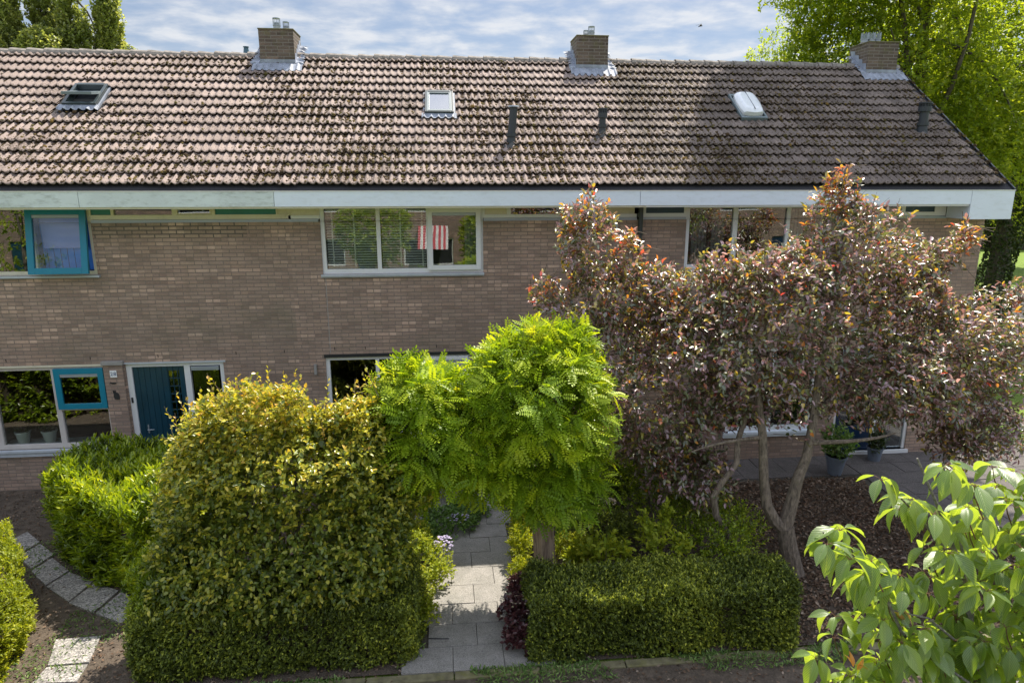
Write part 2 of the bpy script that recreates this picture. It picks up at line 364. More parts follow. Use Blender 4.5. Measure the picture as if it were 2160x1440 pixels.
def t_big():       # a finely modelled leaf: 7 stations x 5 across, folded and tip-curled
    us = [0, .10, .26, .44, .62, .80, .92, 1.0]; hw = [0.02, .22, .42, .50, .44, .27, .10, .012]; V = []; F = []
    for u, h in zip(us, hw):
        for t in (-1, -.5, 0, .5, 1):
            V.append((u, t * h, .10 * abs(t) * h * 2 - .26 * u * u + .012 * sin(u * 40) * abs(t)))
    for i in range(len(us) - 1):
        for j in range(4):
            a = i * 5 + j; F.append((a, a + 5, a + 6, a + 1))
    return np.array(V), np.array(F)
T_BIG = t_big()

def leaves(name, tmpl, P, A, N, L, W, rnd, mat, parent, smooth=False, uv=False, curl=None):
    TV, TF = tmpl; n = len(P)
    A = nrm(A); N = nrm(N - A * (N * A).sum(1, keepdims=True)); B = np.cross(N, A)
    L = np.broadcast_to(L, (n,))[:, None, None]; W = np.broadcast_to(W, (n,))[:, None, None]
    w = TV[None, :, 2:3] * (1 if curl is None else curl[:, None, None])
    V = P[:, None, :] + A[:, None, :] * TV[None, :, 0:1] * L + B[:, None, :] * TV[None, :, 1:2] * W + N[:, None, :] * w * L
    F = (TF[None] + (np.arange(n) * len(TV))[:, None, None]).reshape(-1, TF.shape[1])
    return mesh_np(name, V.reshape(-1, 3), F, mat, parent, np.repeat(rnd, len(TF)), smooth, np.tile(TV, (n, 1)) if uv else None)

def lumps(P, amp, freq, seed=0):
    g = np.random.default_rng(seed); s = np.zeros(len(P))
    for i in range(5):
        k = g.normal(size=3); k = k / np.linalg.norm(k) * freq * (1 + .6 * i); s += np.sin(P @ k + g.uniform(0, 6.28)) / (1 + .5 * i)
    return s * amp / 1.6
def canopy(ells, n, depth=(0.6, 1.0), amp=0.12, freq=2.5, seed=1, hide=0.7, bottom=None):
    E_ = np.array(ells, float); w = (E_[:, 3] * E_[:, 4] + E_[:, 4] * E_[:, 5] + E_[:, 3] * E_[:, 5]); w /= w.sum()
    P = []; O = []; got = 0
    while got < n:
        m = int(n * 1.6); k = rng.choice(len(E_), m, p=w); d = nrm(rng.normal(size=(m, 3)))
        if bottom is not None: d[:, 2] = np.where(d[:, 2] < bottom, -d[:, 2], d[:, 2])
        c = E_[k, :3]; r = E_[k, 3:6]
        u = depth[0] + (depth[1] - depth[0]) * rng.random(m) ** 0.5
        s = u + lumps(c + d * r, amp, freq, seed)
        p = c + d * r * s[:, None]
        q = np.min(np.stack([np.where(k == j, 9.0, np.linalg.norm((p - e[:3]) / e[3:6], axis=1)) for j, e in enumerate(E_)]), axis=0) if len(E_) > 1 else np.full(m, 9.0)
        ok = q > hide
        P.append(p[ok]); O.append(nrm(d / r)[ok]); got += ok.sum()
    return np.concatenate(P)[:n], np.concatenate(O)[:n]
def prism_pts(poly, z0, z1, n, amp=0.05, freq=4.0, seed=3, topfrac=None, rnd_in=0.08, round_=0.12):
    poly = np.array(poly, float); m = len(poly); L = np.linalg.norm(np.roll(poly, -1, 0) - poly, axis=1)
    area = 0.5 * abs(sum(poly[i, 0] * poly[(i + 1) % m, 1] - poly[(i + 1) % m, 0] * poly[i, 1] for i in range(m)))
    sgn = np.sign(sum(poly[i, 0] * poly[(i + 1) % m, 1] - poly[(i + 1) % m, 0] * poly[i, 1] for i in range(m)))
    side = L.sum() * (z1 - z0); tf = area / (area + side) if topfrac is None else topfrac
    nt_ = int(n * tf); ns = n - nt_
    k = rng.choice(m, ns, p=L / L.sum()); t = rng.random(ns); a = poly[k]; b_ = poly[(k + 1) % m]
    xy = a + (b_ - a) * t[:, None]; e = nrm(b_ - a); nn = np.stack([e[:, 1], -e[:, 0]], 1) * sgn
    z = z0 + (z1 - z0) * rng.random(ns)
    P1 = np.column_stack([xy, z]); O1 = np.column_stack([nn, np.zeros(ns)])
    # top: fan of triangles
    tri = [(0, i, i + 1) for i in range(1, m - 1)]
    ta = np.array([abs(np.cross(poly[j] - poly[i], poly[l] - poly[i])) for i, j, l in tri]); kk = rng.choice(len(tri), nt_, p=ta / ta.sum())
    T = np.array(tri)[kk]; r1 = np.sqrt(rng.random(nt_))[:, None]; r2 = rng.random(nt_)[:, None]
    xy = (1 - r1) * poly[T[:, 0]] + r1 * (1 - r2) * poly[T[:, 1]] + r1 * r2 * poly[T[:, 2]]
    P2 = np.column_stack([xy, np.full(nt_, z1)]); O2 = np.tile([0, 0, 1.0], (nt_, 1))
    P = np.concatenate([P1, P2]); O = np.concatenate([O1, O2])
    # rounded shoulders: pull the upper side points inwards and the rim of the top down
    up = np.clip((P[:, 2] - (z1 - round_ * 2)) / (round_ * 2), 0, 1) ** 2
    P[:, :2] -= O[:, :2] * (up * round_)[:, None] * (np.abs(O[:, 2]) < .5)[:, None]
    O = nrm(O + np.array([0, 0, 1]) * (up * (np.abs(O[:, 2]) < .5))[:, None] + 0)
    P = P + O * (lumps(P, amp, freq, seed) - rnd_in * rng.random(len(P)))[:, None]
    return P, O
def shoots(tips, out, Ls, k, up=0.4, jit=0.35, droop=0.0, spread=0.8, tmin=0.0, flat=1.0, nj=.30):
    """k leaves along every shoot that ends at its tip; returns positions, axes, normals, t, shoot id"""
    n = len(tips); Ls = np.broadcast_to(Ls, (n,)); z = np.array([0, 0, 1.0])
    d = nrm(out + up * z + jit * rng.normal(size=(n, 3)))
    side = nrm(np.cross(d, nrm(rng.normal(size=(n, 3))))); side2 = np.cross(d, side)
    P = []; A = []; NN = []; T = []; ID = []
    ph = rng.random(n) * 6.28
    for i in range(k):
        t = tmin + (1 - tmin) * (i + rng.random(n) * .6) / k; t = np.clip(t, 0, 1)
        p = tips - d * (Ls * (1 - t))[:, None]; p[:, 2] -= droop * Ls * t * t
        a = ph + i * 2.4; s = side * np.cos(a)[:, None] + side2 * np.sin(a)[:, None]
        sp = spread * (1.15 - .55 * t)
        ax = nrm(d + s * sp[:, None] - z * droop * 1.2 * t[:, None] + .15 * rng.normal(size=(n, 3)))
        P.append(p); A.append(ax); NN.append(nrm(z * flat + out * .45 + nj * rng.normal(size=(n, 3)))); T.append(t); ID.append(np.arange(n))
    return np.concatenate(P), np.concatenate(A), np.concatenate(NN), np.concatenate(T), np.concatenate(ID), d
def twig_mesh(name, tips, d, Ls, rad, mat, parent):
    n = len(tips); Ls = np.broadcast_to(Ls, (n,)); b = tips - d * Ls[:, None]
    a = nrm(np.cross(d, np.array([.3, .2, 1.0]))); c = np.cross(d, a); V = np.empty((n, 6, 3))
    for j in range(3):
        o = a * cos(j * 2.094) + c * sin(j * 2.094); V[:, j] = b + o * rad; V[:, 3 + j] = tips + o * rad * .4
    F = np.array([(0, 1, 4, 3), (1, 2, 5, 4), (2, 0, 3, 5)])
    return tag(mesh_np(name, V.reshape(-1, 3), (F[None] + (np.arange(n) * 6)[:, None, None]).reshape(-1, 4), mat, parent), kind='stuff')

# ------------------------------------------------------------------ materials
M = {}
M['brick'] = mat_brick('brick', [(0.325, 0.238, 0.190), (0.385, 0.290, 0.235)], (0.215, 0.172, 0.142))
M['brick_new'] = mat_brick('repaired brick', [(0.30, 0.225, 0.175), (0.37, 0.285, 0.22)], (0.13, 0.11, 0.095), msize=0.011, pale=0.35)
M['brick_chim'] = mat_brick('chimney brick', [(0.105, 0.080, 0.064), (0.15, 0.115, 0.092)], (0.19, 0.165, 0.14), bw=0.235, bh=0.066, msize=0.009, stain=(0.13, 0.12, 0.045), stain_amt=0.6, pale=0.1)
M['brick_opp'] = mat_brick('opposite brick', [(0.25, 0.17, 0.14), (0.30, 0.21, 0.17)], (0.22, 0.19, 0.17))
M['roof'] = mat_roof('roof tile concrete')
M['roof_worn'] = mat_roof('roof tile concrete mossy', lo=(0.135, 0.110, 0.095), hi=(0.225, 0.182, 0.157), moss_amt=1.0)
M['ridge'] = mat_plain('ridge tile lichen', (0.24, 0.215, 0.19), 0.9, 0.35, 14, bstr=0.6, bscale=50, dirt=(0.05, 0.045, 0.035), dirt_amt=0.9)
M['under'] = mat_plain('roofing underlay', (0.035, 0.035, 0.04), 0.9)
M['moss'] = mat_leaf('moss', [(0, (0.035, 0.024, 0.014)), (.6, (0.065, 0.042, 0.022)), (.9, (0.10, 0.085, 0.03)), (1, (0.16, 0.10, 0.03))], (1, 1, .6), 0.02, 0.95, 0.1)
M['fascia'] = mat_plain('fascia panel', (0.72, 0.80, 0.90), 0.45, 0.03, 2, dirt=(0.42, 0.45, 0.44), dirt_amt=0.25, dirt_scale=(1, 1, 3))
M['fascia_dirty'] = mat_plain('weathered fascia panel', (0.62, 0.69, 0.69), 0.6, 0.08, 2, dirt=(0.26, 0.29, 0.25), dirt_amt=0.6, dirt_scale=(.8, 1, 2.5))
M['edge'] = mat_plain('aluminium edge strip', (0.75, 0.76, 0.78), 0.35, 0.05, metal=0.6)
M['white'] = mat_plain('white painted wood', (0.72, 0.74, 0.76), 0.4, 0.04, 3, dirt=(0.5, 0.5, 0.46), dirt_amt=0.2)
M['cream'] = mat_plain('cream painted wood', (0.66, 0.62, 0.50), 0.5, 0.06, 3, dirt=(0.36, 0.34, 0.26), dirt_amt=0.4)
M['pinkish'] = mat_plain('aged white frame', (0.56, 0.52, 0.50), 0.5, 0.06, 3, dirt=(0.34, 0.31, 0.27), dirt_amt=0.3)
M['teal'] = mat_plain('teal gloss paint', (0.008, 0.20, 0.31), 0.3, 0.06, 4)
M['teal_panel'] = mat_plain('teal infill panel', (0.02, 0.19, 0.18), 0.45, 0.10, 3)
M['bluegrey_panel'] = mat_plain('dark blue infill panel', (0.035, 0.07, 0.11), 0.5, 0.15, 5)
M['navy'] = mat_plain('dark blue door paint', (0.008, 0.028, 0.070), 0.3, 0.10, 3)
M['doorblue'] = mat_plain('blue green door paint', (0.007, 0.045, 0.075), 0.3, 0.2, 3)
M['lead'] = mat_plain('lead flashing', (0.27, 0.30, 0.36), 0.6, 0.3, 6, metal=0.0, bstr=0.5, bscale=18)
M['greyvent'] = mat_plain('grey ventilator', (0.36, 0.40, 0.46), 0.4, 0.05, metal=0.3)
M['pipe'] = mat_plain('grey plastic pipe', (0.030, 0.036, 0.042), 0.45, 0.12, 8)
M['pipeflash'] = mat_plain('grey flashing collar', (0.085, 0.085, 0.085), 0.7, 0.25, 12)
M['rwframe'] = mat_plain('dark grey roof window frame', (0.035, 0.05, 0.055), 0.4, 0.15, 8)
M['rwsash'] = mat_plain('grey aluminium cladding', (0.15, 0.19, 0.205), 0.5, 0.1, 8)
M['bluepipe'] = mat_plain('blue grey plastic vent', (0.05, 0.12, 0.16), 0.5, 0.15, 8)
M['steel'] = mat_plain('stainless flue', (0.34, 0.38, 0.42), 0.45, 0.15, 20, metal=0.3)
M['dark'] = mat_plain('dark metal', (0.02, 0.022, 0.026), 0.5, 0.2)
M['black'] = mat_plain('black recess', (0.006, 0.006, 0.007), 0.8, 0.1)
M['glass'] = mat_glass('window glass')
M['glass_low'] = mat_glass('clear window glass', refl=0.02)
M['glass_r'] = mat_glass('roof window glass', (0.75, 0.82, 0.85), 0.35)
M['dome'] = mat_plain('milky acrylic dome', (0.80, 0.83, 0.86), 0.15, 0.04, 6, spec=0.8, dirt=(0.45, 0.47, 0.47), dirt_amt=0.35)
M['blind'] = mat_plain('white blind slats', (0.85, 0.85, 0.80), 0.5, 0.03)
M['lilac'] = mat_plain('lilac roller blind', (0.40, 0.44, 0.98), 0.7, 0.05, 2)
M['blue_cloth'] = mat_plain('blue curtain cloth', (0.06, 0.25, 0.85), 0.8, 0.15, 3)
M['curtain'] = mat_plain('grey curtain', (0.22, 0.24, 0.25), 0.9, 0.1, 5)
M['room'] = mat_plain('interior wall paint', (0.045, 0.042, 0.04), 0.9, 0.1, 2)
M['sillstone'] = mat_plain('window board', (0.62, 0.70, 0.76), 0.4, 0.06)
M['sill'] = mat_plain('grey sill', (0.46, 0.50, 0.55), 0.45, 0.08, 5, dirt=(0.25, 0.26, 0.25), dirt_amt=0.3)
M['concrete'] = mat_plain('concrete cap', (0.30, 0.29, 0.28), 0.85, 0.15, 8, bstr=0.3)
M['pot_white'] = mat_plain('pale glazed pot', (0.80, 0.86, 0.88), 0.25, 0.04)
M['pot_grey'] = mat_plain('blue grey pot', (0.14, 0.17, 0.22), 0.5, 0.15, 10)
M['signwhite'] = mat_plain('enamel white', (0.80, 0.82, 0.85), 0.25, 0.02)
M['signblue'] = mat_plain('enamel blue digits', (0.02, 0.06, 0.19), 0.3, 0.02)
M['soilpot'] = mat_plain('potting soil', (0.03, 0.022, 0.016), 0.95, 0.3, 30)
def mat_slab(name, base, spk, rough=0.9, vs=140):
    m, nt, b, out = new_mat(name); K = nt.links; v = objvec(nt)
    vo = nt.nodes.new('ShaderNodeTexVoronoi'); vo.inputs['Scale'].default_value = vs; K.new(v, vo.inputs['Vector'])
    sp = nt.nodes.new('ShaderNodeSeparateColor'); K.new(vo.outputs['Color'], sp.inputs[0])
    r = ramp(nt, [(0, tuple(c * .55 for c in base)), (.5, base), (1, spk)]); K.new(sp.outputs[0], r.inputs[0])
    n = noise(nt, v, 3.5, 7, 0.7); rn = ramp(nt, [(.3, (.72, .73, .70)), (.65, (1.08, 1.07, 1.06))]); K.new(n.outputs['Fac'], rn.inputs[0])
    c = mixc(nt, 1.0, r.outputs[0], rn.outputs[0], 'MULTIPLY'); K.new(c, b.inputs['Base Color']); b.inputs['Roughness'].default_value = rough
    bump(nt, b, vo.outputs['Distance'], 0.5, 0.006); return m
M['slab'] = mat_slab('exposed aggregate concrete', (0.25, 0.235, 0.225), (0.46, 0.43, 0.40), vs=60)
M['flag'] = mat_slab('grey garden flagstone', (0.29, 0.275, 0.26), (0.35, 0.335, 0.315), vs=160)
M['paver'] = mat_slab('dark concrete paver', (0.12, 0.106, 0.103), (0.165, 0.15, 0.142), vs=120)
M['joint'] = mat_ground('joint sand', [(.3, (.045, .04, .03)), (.7, (.09, .08, .06))], 12)
M['soil'] = mat_ground('soil and litter', [(.25, (.055, .042, .032)), (.5, (.105, .080, .058)), (.62, (.15, .115, .085)), (.75, (.06, .075, .03))], 5, 0.9, 0.03, 45)
M['gravel'] = mat_ground('fine grey gravel', [(.3, (.12, .105, .10)), (.7, (.22, .195, .18))], 9, 0.8, 0.02, 90)
M['grass'] = mat_ground('lawn grass', [(.3, (.095, .16, .012)), (.7, (.18, .26, .025))], 2.5, 0.8, 0.04, 70)
M['road'] = mat_ground('pale clinker road', [(.3, (.33, .27, .24)), (.7, (.42, .36, .33))], 3, 0.4, 0.01, 40)
M['street'] = mat_ground('street paving', [(.3, (.13, .125, .12)), (.7, (.21, .20, .19))], 4, 0.5, 0.01, 60)
M['kerb'] = mat_plain('mossy concrete kerb', (0.15, 0.135, 0.075), 0.9, 0.4, 9, bstr=0.6, dirt=(0.15, 0.15, 0.03), dirt_amt=0.9)
M['chips'] = mat_leaf('bark chips', [(0, (0.055, 0.033, 0.022)), (.45, (0.12, 0.075, 0.05)), (.8, (0.20, 0.135, 0.095)), (1, (0.33, 0.26, 0.21))], (1, 1, 1), 0.01, 0.9, 0.2)
M['barkrob'] = mat_bark('robinia bark', (0.17, 0.12, 0.085), (0.46, 0.35, 0.25), (30, 30, 2.2))
M['barkpr'] = mat_bark('plum bark', (0.07, 0.055, 0.045), (0.24, 0.195, 0.155), (22, 22, 7))
M['barkgr'] = mat_bark('grey bark', (0.05, 0.045, 0.035), (0.14, 0.12, 0.09), (12, 12, 3))
M['barkch'] = mat_bark('cherry twig bark', (0.10, 0.09, 0.08), (0.30, 0.28, 0.25), (60, 60, 40))
M['twig'] = mat_plain('reddish twig', (0.13, 0.055, 0.035), 0.6, 0.2)
M['innertwig'] = mat_plain('dense inner twigs', (0.05, 0.038, 0.024), 0.95, 0.4, 25, bstr=0.6)
M['twigb'] = mat_plain('brown twig', (0.13, 0.10, 0.07), 0.8, 0.2)
# foliage
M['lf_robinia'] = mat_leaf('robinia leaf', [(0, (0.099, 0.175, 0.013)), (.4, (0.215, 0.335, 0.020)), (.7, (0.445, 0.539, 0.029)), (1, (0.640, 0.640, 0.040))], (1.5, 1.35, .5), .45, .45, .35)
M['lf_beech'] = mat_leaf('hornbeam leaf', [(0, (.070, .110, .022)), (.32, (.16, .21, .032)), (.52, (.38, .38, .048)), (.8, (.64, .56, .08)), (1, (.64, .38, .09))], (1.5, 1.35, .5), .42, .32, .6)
M['lf_yew'] = mat_leaf('yew needles', [(0, (0.051, 0.072, 0.014)), (.35, (0.108, 0.143, 0.022)), (.7, (0.229, 0.272, 0.031)), (1, (0.486, 0.501, 0.060))], (1.3, 1.3, .5), .28, .5, .4)
M['lf_laurel'] = mat_leaf('laurel leaf', [(0, (0.077, 0.127, 0.011)), (.4, (0.209, 0.297, 0.015)), (.75, (0.363, 0.440, 0.024)), (1, (0.550, 0.572, 0.033))], (1.5, 1.4, .5), .42, .28, .6)
M['lf_box'] = mat_leaf('bright shrub leaf', [(0, (0.172, 0.220, 0.013)), (.5, (0.302, 0.343, 0.018)), (1, (0.517, 0.495, 0.037))], (1.5, 1.4, .5), .45, .45, .4)
M['lf_prunus'] = mat_leaf('purple plum leaf', [(0, (.050, .075, .024)), (.20, (.13, .165, .052)), (.32, (.17, .18, .072)), (.40, (.16, .095, .100)), (.56, (.31, .175, .215)), (.70, (.47, .315, .39)), (.75, (.19, .11, .11)), (.80, (.34, .36, .05)), (.88, (.62, .40, .04)), (.94, (.62, .20, .04)), (1.0, (.58, .08, .09))], (1.8, 1.45, 1.0), .36, .36, 1.0, coat=1.0)
M['lf_maple'] = mat_leaf('maple leaf', [(0, (.12, .185, .022)), (.45, (.25, .33, .034)), (.8, (.42, .46, .05)), (1, (.58, .56, .08))], (1.5, 1.4, .5), .58, .45, .4)
M['lf_poplar'] = mat_leaf('poplar leaf', [(0, (0.125, 0.162, 0.055)), (.5, (0.275, 0.312, 0.099)), (1, (0.575, 0.564, 0.220))], (1.4, 1.35, .7), .5, .4, .5)
M['lf_cherry'] = mat_leaf('cherry leaf', [(0, (.075, .14, .03)), (.6, (.12, .20, .04)), (.9, (.20, .28, .05)), (1, (.50, .20, .05))], (3.0, 2.6, .5), .48, .34, .8, vein=0.35, back=(.15, .22, .08), coat=.5)
M['lf_ivy'] = mat_leaf('ivy leaf', [(0, (.025, .045, .012)), (1, (.07, .10, .02))], (1.3, 1.3, .5), .25, .4, .5)
M['lf_cover'] = mat_leaf('ground cover leaf', [(0, (0.084, 0.160, 0.039)), (.6, (0.168, 0.269, 0.077)), (1, (0.319, 0.420, 0.154))], (1.4, 1.4, .6), .4, .55, .3)
M['lf_lady'] = mat_leaf('lady mantle leaf', [(0, (0.168, 0.240, 0.024)), (.6, (0.360, 0.408, 0.036)), (1, (0.600, 0.576, 0.060))], (1.4, 1.3, .5), .45, .5, .3)
M['lf_purple'] = mat_leaf('purple coral bell leaf', [(0, (.045, .016, .020)), (.6, (.10, .035, .040)), (1, (.22, .11, .11))], (1.5, 1, 1), .25, .35, .6)
M['fl_lilac'] = mat_leaf('lilac petal', [(0, (.38, .32, .55)), (1, (.62, .56, .74))], (1, 1, 1), .3, .6, .3)
M['fl_cream'] = mat_leaf('cream petal', [(0, (.60, .52, .30)), (.7, (.70, .60, .50)), (1, (.62, .38, .36))], (1, 1, 1), .3, .6, .3)
M['lf_grassblade'] = mat_leaf('grass blade', [(0, (.08, .14, .012)), (1, (.20, .27, .03))], (1.4, 1.4, .5), .35, .5, .3)
M['red'] = mat_plain('red awning stripe', (0.42, 0.07, 0.08), 0.8)
M['awhite'] = mat_plain('white awning stripe', (0.55, 0.53, 0.51), 0.8)

# ------------------------------------------------------------------ ground
def sheet(name, poly, z, mat, kind='structure'):
    mb = MB(); n = len(poly); mb.add([(x, y, z) for x, y in poly], [tuple(range(n))]); return tag(mb.build(name, mat), kind=kind)
sheet('ground', [(-600, -400), (600, -400), (600, 900), (-600, 900)], -0.03, M['grass'])
sheet('garden_soil', [(-16, -5.45), (13.0, -5.45), (13.6, 1.2), (14.6, 4.6), (11.0, 6.0), (10.42, -0.01), (-16, -0.01)], -0.004, M['soil'])
sheet('verge', [(-60, -6.25), (60, -6.25), (60, -5.62), (-60, -5.62)], -0.006, M['soil'])
sheet('pavement', [(-60, -8.6), (60, -8.6), (60, -6.25), (-60, -6.25)], -0.012, M['street'])
sheet('street', [(-60, -16.5), (60, -16.5), (60, -13), (-60, -13)], -0.012, M['street'])
sheet('road', [(14.2, 14.5), (16.3, 9.4), (21.4, 9.9), (27, 12.6), (60, 26), (60, 33), (24.5, 17.0), (17, 18)], 0.0, M['road'])
# kerb along the gardens
mb = MB()
x = -16.0
while x < 20:
    l = 1.0; mb.box(x, x + l - .012, -5.62, -5.50 + random.uniform(-.004, .004), -.10, .018 + random.uniform(-.006, .006)); x += l
tag(mb.build('kerb', M['kerb'], bevel=.012), kind='structure')

def pavers(name, poly, z, sx, sy, gap, mat, ang=0.0, bond=.5, jit=.003, th=.04):
    from mathutils.geometry import intersect_point_tri_2d
    P = np.array(poly); c, s = cos(ang), sin(ang)
    def inside(x, y):
        r = False; j = len(P) - 1
        for i in range(len(P)):
            if (P[i, 1] > y) != (P[j, 1] > y) and x < (P[j, 0] - P[i, 0]) * (y - P[i, 1]) / (P[j, 1] - P[i, 1]) + P[i, 0]: r = not r
            j = i
        return r
    mb = MB(); cx, cy = P.mean(0); ext = max(P.max(0) - P.min(0))
    nx = int(ext / sx) + 2; ny = int(ext / sy) + 2
    for j in range(-ny, ny):
        for i in range(-nx, nx):
            u = (i + (bond if j % 2 else 0)) * sx; v = j * sy
            x = cx + u * c - v * s; y = cy + u * s + v * c
            if not inside(x, y): continue
            dz = random.uniform(-jit, jit); t1 = random.uniform(-.004, .004); t2 = random.uniform(-.004, .004)
            mb.obox((x, y, z - th / 2 + dz), (c * (sx - gap) / 2, s * (sx - gap) / 2, t1), (-s * (sy - gap) / 2, c * (sy - gap) / 2, t2), (0, 0, th / 2))
    return tag(mb.build(name, mat, bevel=.003), kind='structure')
sheet('path_bed', [(-.45, -5.49), (1.02, -5.49), (1.02, -.02), (-.45, -.02)], 0.0, M['joint'])
pavers('garden_path', [(-.45, -5.5), (1.02, -5.5), (1.02, -.04), (-.45, -.04)], .022, .60, .42, .007, M['flag'])
sheet('patio_bed', [(4.9, -.03), (13, -.03), (12.8, -3.6), (9.1, -3.3), (7.7, -2.4), (7.7, -.98), (4.9, -.98)], 0.0, M['joint'])
pavers('patio', [(4.9, -.03), (12.9, -.03), (12.7, -3.5), (9.1, -3.25), (7.75, -2.4), (7.75, -.98), (4.9, -.98)], .018, .46, .46, .008, M['paver'], bond=0)
sheet('side_path_bed', [(10.9, .0), (13.0, .0), (13.9, 3.6), (12.9, 4.8), (11.2, 3.0)], 0.0, M['gravel'])
BARK = [(4.25, -5.42), (4.5, -4.2), (5.0, -1.02), (7.72, -1.02), (7.72, -2.42), (9.1, -3.3), (12.7, -3.55), (12.9, -5.42)]
# bark mulch: a bed of thousands of loose chips
sheet('mulch_base', BARK, 0.004, M['soil'])
def poly_fill(poly, n):
    P = np.array(poly); lo, hi = P.min(0), P.max(0); out = []
    while sum(map(len, out)) < n:
        q = lo + (hi - lo) * rng.random((n, 2)); r = np.zeros(n, bool); j = len(P) - 1
        for i in range(len(P)):
            with np.errstate(divide='ignore', invalid='ignore'):
                k = ((P[i, 1] > q[:, 1]) != (P[j, 1] > q[:, 1])) & (q[:, 0] < (P[j, 0] - P[i, 0]) * (q[:, 1] - P[i, 1]) / (P[j, 1] - P[i, 1] + 1e-12) + P[i, 0])
            r ^= k; j = i
        out.append(q[r])
    return np.concatenate(out)[:n]
n = 26000; q = poly_fill(BARK, n)
P = np.column_stack([q, .012 + .025 * rng.random(n) + np.maximum(0, lumps(np.column_stack([q, q[:, 0]]), .02, 2, 5))])
tag(leaves('bark_mulch', T_LANCE, P, np.column_stack([rng.normal(size=(n, 2)), .35 * rng.normal(size=n)]), np.array([0, 0, 1.0]) + .6 * rng.normal(size=(n, 3)), .03 + .05 * rng.random(n), .018 + .018 * rng.random(n), rng.random(n), M['chips'], None), 'loose brown bark mulch spread over the bed at right', 'bark mulch', kind='stuff')
# stepping slabs, left garden
SL = [[(-5.64, -3.27), (-5.51, -2.92), (-5.05, -3.20), (-5.15, -3.66)], [(-5.12, -3.70), (-5.01, -3.25), (-4.59, -3.47), (-4.69, -3.95)], [(-4.65, -3.97), (-4.54, -3.52), (-4.12, -3.78), (-4.22, -4.22)],
      [(-6.08, -2.84), (-5.97, -2.50), (-5.54, -2.88), (-5.67, -3.23)], [(-6.50, -2.42), (-6.38, -2.06), (-6.00, -2.40), (-6.10, -2.78)], [(-4.88, -4.47), (-4.36, -4.45), (-4.27, -4.93), (-4.72, -4.94)],
      [(-4.72, -4.96), (-4.27, -4.955), (-4.25, -5.24), (-4.74, -5.22)], [(-6.95, -2.0), (-6.8, -1.65), (-6.42, -2.0), (-6.54, -2.36)]]
SLL = ['diamond-set speckled concrete slab in the middle of the row of slabs beside the laurel', 'speckled concrete slab just right of the middle one, half in shade', 'speckled concrete slab nearest the tall hedge, its corner pointing to the street',
       'shaded speckled slab half hidden by the laurel foot', 'shaded speckled slab beside the bright shrub, farther up the row', 'sunlit pale slab with leaf shadows on its back edge', 'sunlit pale slab at the very bottom, nearest the kerb', 'shaded slab farthest up the row, nearest the wall']
for i, (s_, lb) in enumerate(zip(SL, SLL)):
    mb = MB(); mb.prism(s_, -.02, .018 + .004 * (i % 3)); c = np.mean(s_, 0)
    solo(mb, 'paving_slab', M['slab'], lb, 'paving slab', (c[0], c[1], 0), 'speckled concrete slabs laid through the left garden', bevel=.005)
mb = MB(); mb.tube([(-.31, -4.92, .035), (-.2, -4.935, .036), (-.06, -4.95, .034)], [.006, .007, .005], 6)
solo(mb, 'stick', M['dark'], 'thin dark stick lying on the flagstone path', 'stick', (-.2, -4.93, .02))
n = 5200; q = np.column_stack([rng.uniform(-4.0, 4.8, n), -5.50 - .30 * rng.random(n) ** 1.6]); hgt = lumps(np.column_stack([q, q[:, 0] * 0]), 1, 3.0, 15)
q = q[hgt > -.25]; n = len(q)
tag(leaves('verge_weeds', T_LANCE, np.column_stack([q, .004 + .02 * rng.random(n)]), np.column_stack([rng.normal(size=(n, 2)), .5 + .6 * rng.random(n)]), rng.normal(size=(n, 3)) + [0, 0, .8], .035 + .035 * rng.random(n), .010 + .012 * rng.random(n), rng.random(n), M['lf_cover'], None), 'low weeds and grass tufts growing along the mossy kerb', 'weeds', kind='stuff')
n = 6500; q = np.concatenate([np.column_stack([rng.uniform(-6.9, -4.0, n), rng.uniform(-5.4, -1.7, n)]), np.column_stack([np.where(rng.random(900) < .5, -.44, 1.0) + .05 * rng.normal(size=900), rng.uniform(-5.45, -.3, 900)])])
hgt = lumps(np.column_stack([q, q[:, 0] * 0]), 1, 4.0, 16); q = q[hgt > .0]; n = len(q)
tag(leaves('soil_weeds', T_LANCE, np.column_stack([q, .004 + .018 * rng.random(n)]), np.column_stack([rng.normal(size=(n, 2)), .4 + .5 * rng.random(n)]), rng.normal(size=(n, 3)) + [0, 0, .8], .03 + .03 * rng.random(n), .010 + .010 * rng.random(n), rng.random(n), M['lf_cover'], None), 'small weeds between the speckled slabs and along the path edges', 'weeds', kind='stuff')
# litter on the soil
n = 15000; q = np.column_stack([rng.uniform(-8.5, 5.5, n), rng.uniform(-6.2, -.1, n)])
tag(leaves('leaf_litter', T_LANCE, np.column_stack([q, .006 + .012 * rng.random(n)])[(q[:, 0] < -.5) | (q[:, 0] > 1.05)], *(lambda k: (np.column_stack([rng.normal(size=(k, 2)), .3 * rng.normal(size=k)]), np.array([0, 0, 1.]) + .5 * rng.normal(size=(k, 3)), .025 + .03 * rng.random(k), .015 + .015 * rng.random(k), rng.random(k)))(int(((q[:, 0] < -.5) | (q[:, 0] > 1.05)).sum())), M['chips'], None), 'dry leaf litter scattered over the garden soil', 'leaf litter', kind='stuff')

